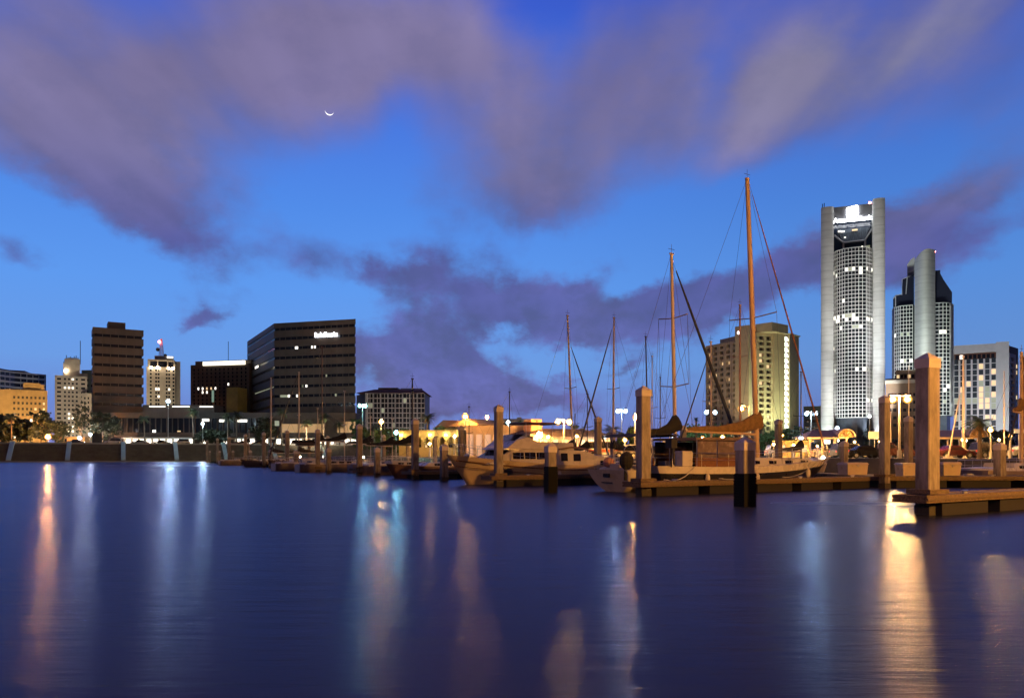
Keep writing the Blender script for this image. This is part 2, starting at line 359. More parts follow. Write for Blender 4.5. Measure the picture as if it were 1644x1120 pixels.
    out = N('ShaderNodeOutputWorld'); L(ad.outputs[0], out.inputs['Surface'])
    w.cycles.sampling_method = 'MANUAL'; w.cycles.sample_map_resolution = 512
build_world()
sun = bpy.data.lights.new('sun', 'SUN'); sun.energy = 0.004; sun.angle = R(20); sun.color = (1.0, .8, .7)
so = bpy.data.objects.new('sun', sun); COL.objects.link(so)
so.rotation_euler = (R(-88), 0, R(-12)); so.location = (0, 600, 60)     # the last glow from below the skyline, ahead of the viewer

# moon: the thin lit part of the globe
def build_moon():
    D = 6000.0; c = P(529, 178, D); r = 7.0 / F * D
    view = (Vector((0, 0, CH)) - c).normalized()
    right = Vector((0, 0, 1)).cross(view).normalized(); up = view.cross(right)
    t = R(-8); right, up = right * math.cos(t) + up * math.sin(t), up * math.cos(t) - right * math.sin(t)
    b = MB(); n = 24; m = 4; vs = []; fs = []
    for i in range(n + 1):
        th = math.pi * i / n
        for j in range(m + 1):
            ph = R(0) + R(40) * j / m
            # great circles through the two horns; ph measured from the lower limb towards the viewer
            d = -right * math.cos(th) + (-up * math.cos(ph) + view * math.sin(ph)) * math.sin(th)
            vs.append(c + d * r)
    for i in range(n):
        for j in range(m):
            a = i * (m + 1) + j; fs.append((a, a + 1, a + m + 2, a + m + 1))
    th_ = thing('moon', c, 'thin crescent moon with horns up in the blue gap at upper left', 'moon')
    b.add(vs, fs); b.smooth = True
    b.build('lit_limb', mat('moonlit rock', (.5, .5, .5), .9, .1, emit=(1.0, .97, .92), es=1.6), th_, world=True)
build_moon()

# ------------------------------------------------------------------ water and ground
def build_water():
    m = bpy.data.materials.new('bay water'); m.use_nodes = True; nt = m.node_tree; nt.nodes.clear(); N = nt.nodes.new; L = nt.links.new
    tc = N('ShaderNodeTexCoord'); mp = N('ShaderNodeMapping'); mp.inputs['Scale'].default_value = (0.30, 1.5, 1); mp.inputs['Rotation'].default_value = (0, 0, R(6))
    L(tc.outputs['Object'], mp.inputs['Vector'])
    n1 = N('ShaderNodeTexNoise'); n1.inputs['Scale'].default_value = 1.3; n1.inputs['Detail'].default_value = 7; n1.inputs['Roughness'].default_value = .62
    L(mp.outputs['Vector'], n1.inputs['Vector'])
    bp = N('ShaderNodeBump'); bp.inputs['Strength'].default_value = 0.62; bp.inputs['Distance'].default_value = 0.05
    L(n1.outputs['Fac'], bp.inputs['Height'])
    # wind patches: calmer and rougher lanes
    m2 = N('ShaderNodeMapping'); m2.inputs['Scale'].default_value = (0.012, 0.05, 1); L(tc.outputs['Object'], m2.inputs['Vector'])
    n2 = N('ShaderNodeTexNoise'); n2.inputs['Scale'].default_value = 1.0; n2.inputs['Detail'].default_value = 3; L(m2.outputs['Vector'], n2.inputs['Vector'])
    rr = N('ShaderNodeMapRange'); rr.inputs['From Min'].default_value = .3; rr.inputs['From Max'].default_value = .7; rr.inputs['To Min'].default_value = .225; rr.inputs['To Max'].default_value = .285; L(n2.outputs['Fac'], rr.inputs['Value'])
    df = N('ShaderNodeBsdfDiffuse'); df.inputs['Color'].default_value = (0.010, 0.011, 0.026, 1)
    gl = N('ShaderNodeBsdfGlossy'); gl.inputs['Color'].default_value = (0.34, 0.375, 0.53, 1); L(rr.outputs['Result'], gl.inputs['Roughness'])
    fr = N('ShaderNodeFresnel'); fr.inputs['IOR'].default_value = 1.30
    for q in (df, gl): L(bp.outputs['Normal'], q.inputs['Normal'])
    mx = N('ShaderNodeMixShader'); L(fr.outputs['Fac'], mx.inputs['Fac']); L(df.outputs[0], mx.inputs[1]); L(gl.outputs[0], mx.inputs[2])
    out = N('ShaderNodeOutputMaterial'); L(mx.outputs[0], out.inputs['Surface'])
    w = MB(); w.add([(-1500, -300, 0), (1500, -300, 0), (1500, 400, 0), (-1500, 400, 0)], [(0, 1, 2, 3)])
    tag(w.build('water', m), kind='structure')
build_water()
fv = Vector((.83, .55)).normalized(); rv = Vector((-.50, .866)).normalized()      # along the fingers / along the row of slips
SO, SU, SN = Vector((-106, 219)), Vector((.90, .436)), Vector((-.436, .90))
def sw(u, d, z): return (SO.x + SU.x * u + SN.x * d, SO.y + SU.y * u + SN.y * d, z)     # along / into the far shore
def sw_s(px, d=0.0):
    k = (px - CX) / F; o = SO + SN * d
    return (k * o.y - o.x) / (SU.x - SU.y * k)
def build_ground():
    g = MB(); p0, p1 = sw(-700, 10.6, 0), sw(84, 10.6, 0)
    g.prism([(p0[0], p0[1]), (p1[0], p1[1]), (1500, p1[1]), (1500, 890), (-1500, 890), (-1500, p0[1])], -1.0, BASE)
    tag(g.build('ground', ASPH), kind='structure')
    # marina pier head: fill of land behind the slips, bulkhead towards the water
    a = Vector((44, 54)); q = [a + rv * t for t in (0, 20, 60, 110, 170, 200)]
    poly = [(160, 50)] + [(p.x, p.y) for p in q] + [(q[-1].x, 264), (160, 264)]
    l = MB(); l.prism(poly, -2, LAND); tag(l.build('pier_ground', ASPH), kind='structure')
    bw = MB()
    for i in range(len(q) - 1):
        A, B = q[i], q[i + 1]; u = (B - A).normalized(); nn = Vector((-u.y, u.x))
        fn = lambda s_, d, z: (A.x + u.x * s_ + nn.x * d, A.y + u.y * s_ + nn.y * d, z)
        bw.hexa(fn, 0, (B - A).length + .3, -.02, .32, -1.5, LAND + .05)
    bw.box(44, 160, 49.4, 54.2, -1.5, LAND + .05)
    tag(bw.build('bulkhead_wall', SEAW), 'dark concrete bulkhead edging the pier parking lot behind the docks', 'wall')
    lw = MB(); lw.box(20, 150, 160, 176, LAND, LAND + .10); tag(lw.build('lawn', GRASS), kind='structure')
    pv = MB(); pv.hexa(sw, -500, 84, 10.7, 17, BASE - .1, BASE + .12); tag(pv.build('promenade', PAVE), kind='structure')
    mk = MB()
    for i in range(22): mk.box(38 + i * 3.0, 38.12 + i * 3.0, 96, 101, LAND + .004, LAND + .008)
    tag(mk.build('parking_markings', SEAP), kind='structure')
build_ground()
def build_seawall():
    t = thing('seawall', sw(0, 2, 0), 'stepped concrete seawall with pale green stair dividers along the far shore', 'seawall')
    st = MB(); n = 11
    for i in range(n):
        st.hexa(sw, -300, 84, i * .8, 10.5, -1 if i == 0 else i * .44, (i + 1) * .44)
    st.build('steps', SEAW, t, world=True)
    cp = MB(); cp.hexa(sw, -300, 84, -.9, -.002, -1, .26); cp.build('coping', SEAP, t, world=True)
    pr = MB(); pr.hexa(sw, -300, 84, 9.6, 10.4, 4.8, 5.3); pr.build('parapet', SEAP, t, world=True)
    for px in (-172, -80, 13, 108, 198, 284, 364, 444, 524):
        x = sw_s(px)
        d = MB(); d.prof([(.02, .3), (.6, 1.0), (9, 5.6), (10, 5.6), (10, .3)], lambda u, dd, z: sw(dd, u, z), x - .55, x + .55)
        d.build('stair_divider', SEAG, t, world=True)
build_seawall()

# ================================================================== buildings
def seg_fn(A, B):
    u = (B - A); L_ = u.length; u = u / L_; n = Vector((-u.y, u.x))
    return (lambda s_, d, z: (A.x + u.x * s_ + n.x * d, A.y + u.y * s_ + n.y * d, z)), L_
def text_mesh(txt, size, thick, fn, u0, z0, width, name, m, parent):
    c = bpy.data.curves.new('lettering', 'FONT'); c.body = txt; c.size = size; c.extrude = thick; c.offset = size * .012
    o = bpy.data.objects.new('lettering', c); COL.objects.link(o)
    bpy.context.view_layer.update()
    me = bpy.data.meshes.new_from_object(o.evaluated_get(bpy.context.evaluated_depsgraph_get()))
    xs = [v.co.x for v in me.vertices]; k = width / (max(xs) - min(xs)); x0 = min(xs)
    off = Vector(parent.location)
    for v in me.vertices: v.co = Vector(fn(u0 + (v.co.x - x0) * k, -.35 - v.co.z, z0 + v.co.y)) - off
    bpy.data.objects.remove(o); bpy.data.curves.remove(c)
    me.name = name; me.materials.clear(); me.materials.append(m)
    t = bpy.data.objects.new(name, me); COL.objects.link(t); t.parent = parent
    return t
class Bld:
    def __init__(s, name, label, A, base=BASE, cat='building'):
        s.t = thing(name, (A[0], A[1], base), label, cat); s.base = base; s.w = []
    def put(s, mb, name, m): return mb.build(name, m, s.t, world=True)
    def win(s, fn, u0, u1, d0, d1, z0, z1, m, name='window'): s.w.append((fn, u0, u1, d0, d1, z0, z1, m, name))
    def flush(s):
        lit = [w for w in s.w if w[7] in (WINW, WINC, WING, TRAILGLOW)]; dark = [w for w in s.w if w not in lit]
        ws = lit + dark; one, rest = (ws, []) if len(ws) <= 100 else (ws[:99], ws[99:])
        for (fn, u0, u1, d0, d1, z0, z1, m, nm) in one:
            b = MB(); b.hexa(fn, u0, u1, d0, d1, z0, z1); s.put(b, nm, m)
        if rest:
            ms = []; b = MB()
            for (fn, u0, u1, d0, d1, z0, z1, m, nm) in rest:
                if m not in ms: ms.append(m)
                b.cur = ms.index(m); b.hexa(fn, u0, u1, d0, d1, z0, z1)
            o = s.put(b, 'window', ms); o['kind'] = 'stuff'
def wall_grid(b, wb, fn, u0, u1, z0, z1, cols, rows, gl, lit=0.0, litm=None, th=.45, rec=.3, rng=random, litset=()):
    # piers and spandrels round real openings, a pane set back in each
    e = sorted(cols); x = u0
    for (a, c) in e + [(u1, u1)]:
        if a > x + 1e-4: wb.hexa(fn, x, a, 0, th, z0, z1)
        x = c
    for ci, (a, c) in enumerate(e):
        z = z0
        for (p, q) in sorted(rows) + [(z1, z1)]:
            if p > z + 1e-4: wb.hexa(fn, a, c, .002, th, z, p)
            z = q
        for ri, (p, q) in enumerate(sorted(rows)):
            m = gl
            if (ci, ri) in litset or rng.random() < lit: m = rng.choice(litm or [WINW, WINC])
            b.win(fn, a, c, rec, rec + .05, p, q, m)
def even(a, b, n, frac):
    w = (b - a) / n; return [(a + w * (i + .5 - frac / 2), a + w * (i + .5 + frac / 2)) for i in range(n)]
def inset(poly, k):
    c = sum((Vector(p) for p in poly), Vector((0, 0))) / len(poly)
    return [Vector(p) + (c - Vector(p)).normalized() * k for p in poly]
def banded(b, poly, bands, z1, wallm, glassm, face_ms=None, mull=1.6, ins=.7, z0=None):
    # solid spandrel slabs, set-back ribbon windows between them
    z = b.base if z0 is None else z0; wb = MB(); ip = inset(poly, ins)
    for (p, q) in bands + [(z1, z1)]:
        wb.prism(poly, z, p); z = q
    b.put(wb, 'wall', wallm)
    for (p, q) in bands:
        gb = MB(); gb.prism(ip, p, q)
        n = len(poly); gb.cur = 1
        for i in range(n):
            A, B = Vector(ip[i]), Vector(ip[(i + 1) % n])
            if (A.y + B.y) / 2 > sum(v[1] for v in poly) / n + 4: continue
            fn, L_ = seg_fn(A, B); k = max(1, int(L_ / mull))
            for j in range(1, k): gb.hexa(fn, L_ * j / k - .10, L_ * j / k + .10, -.12, .1, p, q)
        b.put(gb, 'window', [glassm, wallm])
def lit_pane(b, A, B, uf0, uf1, z0, z1, m, d=.45):
    fn, L_ = seg_fn(Vector(A), Vector(B)); g = MB(); g.hexa(fn, L_ * uf0, L_ * uf1, d, d + .3, z0, z1); b.put(g, 'lit_window', m)

rg = random.Random(11)
# --- D: dark brown slab tower with ribbon windows
def dark_tower():
    Y = 300; A = pt(149, Y); B = pt(230.5, eqY(230.5, 149, Y) + 1); fn, L_ = seg_fn(A, B); n = Vector((-(B - A).y, (B - A).x)).normalized()
    b = Bld('office_tower', 'dark brown slab tower with thin ribbon windows and a small rooftop box', A)
    poly = [A, B, B + n * 12, A + n * 12]; zt = gz(524.5, Y)
    bands = []
    for k in range(8):
        py = 648 - k * 15.85; bands.append((gz(py + 2.2, Y), gz(py - 2.6, Y)))
    banded(b, poly, bands, zt, BROWN, DGLASS, mull=2.4)
    r = MB(); r.hexa(fn, L_ * .30, L_ * .645, 2, 10, zt, gz(513, Y)); b.put(r, 'roof_box', BROWN2)
    a = MB(); x, y, z = fn(L_ * .48, 8, 0); a.tube([(x, y, gz(513, Y)), (x, y, gz(510.5, Y))], .3, 6); b.put(a, 'roof_vent', POLED)
    for (f0, f1, k, m) in ((.05, .115, 7, WINC), (.125, .19, 7, WINC), (.20, .315, 7, WINC), (.79, .965, 4, WINC), (.51, .65, 3, WINW), (.71, .735, 3, WING), (.42, .45, 1, WINC), (.47, .505, 1, WINC)):
        lit_pane(b, A, B, f0, f1, bands[k][0] + .15, bands[k][1] - .15, m)
dark_tower()
# --- G: large angled brown office block with the illuminated name
def angled_block():
    A, B, C = pt(397, 350), pt(440, 302), pt(571, 292)
    n = Vector((0, 1)); D, E = C * 1.19 + Vector((-3, 0)), A * 1.12
    b = Bld('office_block', 'broad brown office block with an angled left wing and lit white name sign', B)
    poly = [A, B, C, D, E]; Y = 302.0
    bands = []
    for k in range(9):
        py = 651 - k * 15.3; bands.append((gz(py + 2.6, Y), gz(py - 2.2, Y)))
    zt = gz(519, Y)
    banded(b, poly, bands, zt, BROWN, DGLASS, mull=2.3)
    # the ribbons of the angled wing mirror the sky
    fnl, Ll = seg_fn(A, B)
    for (p, q) in bands:
        g = MB(); g.hexa(fnl, .6, Ll - .6, .35, .6, p + .05, q - .05); b.put(g, 'wing_window', BGL)
    for (f0, f1, k, m) in ((.255, .29, 6, WINC), (.455, .475, 6, WINC), (.485, .51, 6, WINC), (.80, .83, 4, WINC), (.63, .65, 3, WING), (.34, .355, 2, WING), (.385, .405, 2, WINC), (.07, .16, 1, WING), (.165, .19, 1, WINC), (.27, .29, 1, WINC), (.745, .765, 1, WING)):
        lit_pane(b, B, C, f0, f1, bands[k][0] + .1, bands[k][1] - .1, m)
    lit_pane(b, A, B, .02, .10, bands[4][0] + .1, bands[4][1] - .1, WINC, d=.2); lit_pane(b, A, B, .30, .42, bands[5][0] + .1, bands[5][1] - .1, WINC, d=.2); lit_pane(b, A, B, .30, .97, bands[2][0] + .4, bands[2][1] - .4, WING, d=.2)
    fn, L_ = seg_fn(B, C)
    zs = gz(541, 296)
    text_mesh('BankofAmerica', 2.5, .2, fn, L_ * .515, zs, L_ * .275, 'sign_letters', SIGNB, b.t)
angled_block()
# --- podium in front of both, with an added glowing strip for headlight trails
def podium():
    A = pt(176, 276); B = pt(571, 280); fn, L_ = seg_fn(A, B)
    b = Bld('podium_building', 'long low brown podium with a dark glazed storey and an added headlight glow strip along the boulevard', A)
    Y = 278; zt, zg1, zg0, zs1 = gz(662, Y), gz(671, Y), gz(694, Y), gz(703.5, 262)
    w = MB(); w.hexa(fn, 0, L_, 0, 12, zg1, zt); w.hexa(fn, 0, L_, 0, 12, zg0 - 1.6, zg0); w.hexa(fn, L_ * .62, L_, 1.2, 12, zg0, zg1)
    for i in range(45): w.hexa(fn, L_ * i / 44 - .14, L_ * i / 44 + .14, .45, .9, zg0, zg1)
    w.hexa(fn, 0, L_, 6, 12, BASE, zg0 - 1.6)
    b.put(w, 'wall', PODB)
    g = MB(); g.hexa(fn, .3, L_ * .62, 1, 1.2, zg0, zg1); b.put(g, 'window', DGLASS)
    for (p0, p1, y0, y1, m) in ((325, 336, 672, 676, WINC), (352, 360, 673, 677, WINC), (381, 396, 673, 677, WINC), (247, 252, 690, 694, WINC), (300, 304, 694, 696, WINC), (440, 447, 675, 683, WING), (452, 520, 680, 696, WINW), (540, 569, 676, 700, WINW), (286, 291, 691, 693, WINW), (425, 432, 695, 697, WINC)):
        u0, u1 = [(gx(p, Y) - A.x) for p in (p0, p1)]
        q = MB(); q.hexa(fn, u0, u1, .35, .5, gz(y1, Y), gz(y0, Y)); b.put(q, 'lit_window', mat('lit lobby', (.3, .25, .2), .4, 0, emit=(1, .55, .18), es=.35) if m is WINW and p1 - p0 > 20 else m)
    # row of glowing panels added in place of car headlight trails
    s0, s1 = gx(195, 262) - A.x, gx(566, 262) - A.x; f2 = lambda u, d, z: fn(u, d - 14, z)
    c = MB(); c.hexa(f2, s0 - .5, s1 + .5, -1.2, 9, zs1 - .1, zs1 + .35)
    n = 34
    for i in range(n + 1): u = s0 + (s1 - s0) * i / n; c.hexa(f2, u - .22, u + .22, -.1, .6, BASE, zs1 - .1)
    b.put(c, 'added_trail_frame', SEAP)
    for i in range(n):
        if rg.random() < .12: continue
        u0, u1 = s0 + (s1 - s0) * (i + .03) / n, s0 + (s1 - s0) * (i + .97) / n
        q = MB(); q.hexa(f2, u0 + .2, u1 - .2, .7, .8, BASE + .3, zs1 - .15); b.put(q, 'trail_panel', TRAILGLOW)
    for (p0, p1) in ((243, 268), (279, 306), (322, 343)):
        st = MB(); st.hexa(fn, gx(p0, Y) - A.x, gx(p1, Y) - A.x, -.4, 0, gz(653.4, Y), gz(652, Y)); b.put(st, 'light_strip', WINC)
    d = MB(); d.hexa(fn, gx(232, Y) - A.x, gx(345, Y) - A.x, 0, 10, zt, gz(650, Y)); b.put(d, 'upper_storey', PODB)
podium()
# --- C: cream stepped tower
def cream_tower():
    Y = 380; A, B = pt(88, Y), pt(140, eqY(140, 88, Y)); fn, L_ = seg_fn(A, B)
    b = Bld('stepped_tower', 'cream tower with punched windows and a ragged stepped crown with aerials', A)
    w = MB(); z1 = gz(602, Y); s_ = L_ / 52
    cols = [(x * s_, (x + ww) * s_) for (x, ww) in ((3.5, 6.5), (14.5, 3.2), (21, 3.2), (27, 3.2), (33.5, 3.2), (42, 6.5))]
    rows = [(gz(y + 3, Y), gz(y, Y)) for y in range(606, 700, 7)]
    wall_grid(b, w, fn, 0, L_, BASE, z1, cols, rows[::-1], DGLASS, .03, [WINC], rng=rg, litset=((1, 11), (2, 11), (3, 11), (2, 4), (3, 4), (2, 2), (2, 1), (3, 1), (1, 0)))
    w.hexa(fn, 0, L_, .5, 20, BASE, z1)
    w.hexa(fn, L_ * .29, L_ * .78, 4, 16, z1, gz(573, Y)); w.hexa(fn, L_ * .38, L_ * .70, 5, 15, gz(573, Y), gz(571, Y)); w.hexa(fn, L_ * .25, L_ * .30, 5, 12, z1, gz(580, Y))
    w.hexa(fn, L_ * .78, L_ * 1.02, 8, 20, z1, gz(595, Y))
    b.put(w, 'wall', CREAM)
    a = MB()
    for (uf, y0) in ((.35, 566), (.48, 568), (.6, 567), (.72, 569), (.79, 541), (.27, 577), (.66, 566)):
        x, y, z = fn(L_ * uf, 8, 0); a = MB(); a.tube([(x, y, gz(580, Y)), (x, y, gz(y0, Y))], .16, 5); b.put(a, 'aerial', POLED)
    q = MB(); x, y, z = fn(L_ * .33, 3.5, 0); q.ball((x, y, gz(593, Y)), .7); b.put(q, 'roof_lamp', L_SMALL)
    lo = MB(); lo.hexa(fn, L_ * .83, L_ * 1.14, -4, 0.4, BASE, gz(630, Y)); b.put(lo, 'annex', CREAM)
    for i in range(2):
        for j in range(8):
            f4 = lambda u, d, z: fn(u, d - 4.1, z)
            b.win(f4, L_ * (.90 + i * .11), L_ * (.945 + i * .11), 0, .08, gz(640 + j * 7, Y), gz(636.5 + j * 7, Y), DGLASS)
    b.flush()
    # greyish neighbour just behind, between the cream and brown towers
    A2 = pt(131, 410); B2 = pt(150, 409); f2, L2 = seg_fn(A2, B2)
    b2 = Bld('grey_tower', 'narrow grey green tower squeezed between the cream tower and the brown slab', A2)
    w2 = MB()
    wall_grid(b2, w2, f2, 0, L2, BASE, gz(594, 410), even(0, L2, 3, .4), [(gz(y + 4, 410), gz(y, 410)) for y in range(698, 600, -9)], DGLASS, .02, rng=rg)
    w2.hexa(f2, 0, L2, .5, 16, BASE, gz(594, 410)); b2.put(w2, 'wall', mat('grey green render', (.17, .20, .16), .8, .15, .4)); b2.flush()
cream_tower()
# --- E: tower with red-white aerial
def aerial_tower():
    Y = 400; A, B = pt(235, Y), pt(281, eqY(281, 235, Y)); fn, L_ = seg_fn(A, B)
    b = Bld('bank_tower', 'pale tower crowned by a dark loggia and a tall red lit aerial mast', A)
    w = MB(); zt = gz(576, Y); z1 = gz(588, Y)
    rows = [(gz(y + 3.4, Y), gz(y, Y)) for y in range(592, 655, 6)][::-1]
    s_ = L_ / 46
    cols = [(x * s_, (x + 3) * s_) for x in (5.5, 14, 18, 31, 35, 42)]
    wall_grid(b, w, fn, 0, L_, BASE, z1, cols, rows, DGLASS, .02, [WINC], rng=rg, litset=((1, 5), (2, 3)))
    w.hexa(fn, 0, L_, .5, 18, BASE, z1)
    for (x0, x1) in ((3, 6), (17, 19), (33, 35), (43.5, 46)): w.hexa(fn, x0 * s_, x1 * s_, 0, 1, z1, zt)
    w.hexa(fn, 2 * s_, L_, 2.2, 18, z1, zt + .0); w.hexa(fn, 2 * s_, L_, 0, 2.2, zt - .6, zt)
    w.hexa(fn, 13 * s_, 44 * s_, 4, 14, zt, gz(568.5, Y))
    b.put(w, 'wall', CREAM)
    lg = MB(); lg.hexa(fn, 6 * s_, 43 * s_, 1.9, 2.2, z1 + .2, zt - .6); b.put(lg, 'loggia', DGLASS)
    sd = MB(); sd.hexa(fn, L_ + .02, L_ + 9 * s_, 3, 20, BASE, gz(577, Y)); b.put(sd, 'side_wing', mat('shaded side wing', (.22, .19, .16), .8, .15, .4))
    for uf in (.165, .37, .43, .78, .93):
        q = MB(); x, y, z = fn(L_ * uf, -.5, 0); q.ball((x, y, gz(589.5, Y)), .55, 8, 5); b.put(q, 'facade_lamp', L_SMALL)
    q = MB(); q.hexa(fn, 33 * s_, 43 * s_, 3.6, 3.9, gz(571.5, Y), gz(569, Y)); b.put(q, 'lit_sign', WINC)
    m = MB(); x, y, z = fn(24 * s_, 8, 0); zb, zm = gz(568.5, Y), gz(539, Y)
    for (dx, dy) in ((-.9, -.9), (.9, -.9), (.9, .9), (-.9, .9)): m.tube([(x + dx, y + dy, zb), (x + dx * .25, y + dy * .25, zm)], .14, 4)
    k = 9
    for i in range(k):
        za, zc = zb + (zm - zb) * i / k, zb + (zm - zb) * (i + 1) / k; ra, rc = .9 - .65 * i / k, .9 - .65 * (i + 1) / k
        m.tube([(x - ra, y - ra, za), (x + rc, y - rc, zc)], .09, 4); m.tube([(x + ra, y + ra, za), (x - rc, y + rc, zc)], .09, 4)
    b.put(m, 'aerial_mast', mat('red and white mast', (.45, .22, .2), .6, 0))
    ds = MB(); ds.ball((x - 1.4, y - 1, gz(557, Y)), 1.0, 8, 5); ds.ball((x + 2.4, y - 1, gz(567, Y)), .9, 8, 5); b.put(ds, 'dish', POLED)
    r = MB(); r.ball((x - .6, y - 1, gz(544.5, Y)), .7, 8, 5); b.put(r, 'warning_light', L_AVI)
    b.flush()
aerial_tower()
# --- F: dark hotel with bright roof strip
def dark_hotel():
    Y = 345; A, B = pt(306, Y), pt(400, 338); fn, L_ = seg_fn(A, B); s_ = L_ / 94
    b = Bld('hotel_tower', 'squat dark hotel with a bright white light strip along its roof edge', A)
    w = MB(); zt = gz(586, Y)
    rows = [(gz(y + 4, Y), gz(y, Y)) for y in range(592, 660, 6)][::-1]
    cols = [(x * s_, (x + 3.0) * s_) for x in [4 + 6.9 * i for i in range(13)]]
    wall_grid(b, w, fn, 0, L_, BASE, zt, cols, rows, DGLASS, .0, rng=rg, litset=((1, 6), (2, 6), (3, 6), (4, 6), (5, 6), (2, 5), (3, 5), (8, 7)))
    w.hexa(fn, 0, L_, .5, 20, BASE, zt); w.hexa(fn, 4 * s_, L_, 1.5, 18, zt, gz(579.5, Y)); b.put(w, 'wall', BROWN2)
    q = MB(); q.hexa(fn, 21 * s_, 88 * s_, -.5, 0, gz(587.6, Y), gz(581.5, Y)); b.put(q, 'roof_light_strip', mat('roof light strip', (.8, .8, .8), .4, 0, emit=(1, .95, .72), es=2.2))
    a = MB(); x, y, z = fn(41 * s_, 9, 0); a.tube([(x, y, gz(580, Y)), (x, y, gz(545, Y))], .12, 5); b.put(a, 'aerial', POLED)
    x = MB(); x.hexa(fn, 76 * s_, 93 * s_, -8, -1, BASE, gz(626, Y)); b.put(x, 'ochre_annex', mat('ochre lit annex', (.42, .31, .1), .8, .2, .4))
    g = MB(); g.hexa(fn, 35 * s_, 38 * s_, -.3, 0, gz(646, Y), gz(627, Y)); b.put(g, 'stair_window', mat('greenish lit stair', (.3, .3, .3), .5, 0, emit=(.4, .7, .55), es=.35))
    b.flush()
dark_hotel()
# --- A and B: far left offices
def left_offices():
    Y = 430; A, B, C = pt(-60, 392), pt(24, Y - 8), pt(74, 437)
    b = Bld('banded_office', 'white banded office block with dark ribbon windows at the far left', B)
    poly = [A, B, C, C * 1.09, A * 1.08]
    banded(b, poly, [(gz(y + 5.2, Y), gz(y, Y)) for y in range(657, 600, -8)], gz(599, Y), WHITEW, DGLASS, mull=3)
    r = MB(); r.prism(inset(poly, 10), gz(599, Y), gz(594, Y)); b.put(r, 'roof_plant', BROWN2)
    Y = 330; A, B = pt(-50, eqY(-50, 76, Y)), pt(76, Y); fn, L_ = seg_fn(A, B); s_ = L_ / 126
    b = Bld('tan_hotel', 'tan stucco block washed with orange street light in front of the banded office', A)
    w = MB(); zt = gz(627, Y)
    wall_grid(b, w, fn, 0, L_, BASE, zt, even(68 * s_, L_ - .5, 8, .5), [(gz(y + 4, Y), gz(y, Y)) for y in range(700, 632, -9)], mat('brown panes', (.06, .045, .03), .3, 0), .14, [WINW, WINC, WINW], rng=rg)
    w.hexa(fn, 0, L_, .5, 22, BASE, zt)
    w.hexa(fn, 86 * s_, 115 * s_, 1.5, 14, zt, gz(615, Y)); w.hexa(fn, 115 * s_, 121 * s_, .5, 10, zt, gz(618, Y)); b.put(w, 'wall', TANW)
    b.flush()
left_offices()
# --- H: grid apartment building with brown roof
def grid_block():
    Y = 340; A, B = pt(588, Y), pt(682, Y); fn, L_ = seg_fn(A, B)
    b = Bld('apartment_block', 'apartment block with a white balcony grid under a brown hipped roof', A)
    z1 = gz(631, Y); w = MB()
    nr, nc = 9, 16; rows = [(gz(700 - (69 * (i + .92) / nr) , Y) * 1.0, 0) for i in range(nr)]
    rows = []
    for i in range(nr):
        ya = 702 - 71 * i / nr; yb = 702 - 71 * (i + 1) / nr; rows.append((gz(ya - .65, Y), gz(yb + .65, Y)))
    wall_grid(b, w, fn, 0, L_, BASE, z1, even(0, L_, nc, .86), rows, DGLASS, .02, [WING], rec=.42, th=.5, rng=rg)
    w.hexa(fn, 0, L_, .6, 20, BASE, z1); 
    b.put(w, 'wall', mat('pale balcony frame', (.42, .39, .38), .7, .1, .5))
    for i in range(0, nc, 2):
        f = MB(); u = L_ * i / nc; f.hexa(fn, u - .2, u + .2, -1.3, 0, BASE, z1); b.put(f, 'balcony_fin', GREYW)
    C = pt(572, 352); f2, L2 = seg_fn(C, A); s2 = MB(); s2.hexa(f2, 0, L2, .1, 18, BASE, z1); b.put(s2, 'end_wall', GREYW)
    r = MB(); p = [fn(-4, -1.8, 0), fn(L_ + 1, -1.8, 0), fn(L_ + 1, 22, 0), fn(-4, 22, 0)]; q = [fn(3, 3, 0), fn(L_ - 1.5, 3, 0), fn(L_ - 1.5, 16, 0), fn(3, 16, 0)]
    r.prism(p, z1, gz(624, Y), q); b.put(r, 'roof', REDROOF)
    h = MB(); h.hexa(fn, L_ * .17, L_ * .51, 5, 14, gz(624, Y), gz(620.5, Y)); b.put(h, 'roof_plant', BROWN2)
    k = MB(); k.hexa(fn, L_ * .56, L_ * .93, 5, 6, gz(622.8, Y), gz(621.5, Y))
    for i in range(9): k.hexa(fn, L_ * (.565 + i * .045), L_ * (.57 + i * .045), 5.2, 5.6, gz(625, Y), gz(622.8, Y))
    b.put(k, 'roof_screen', BROWN2)
    b.flush()
grid_block()
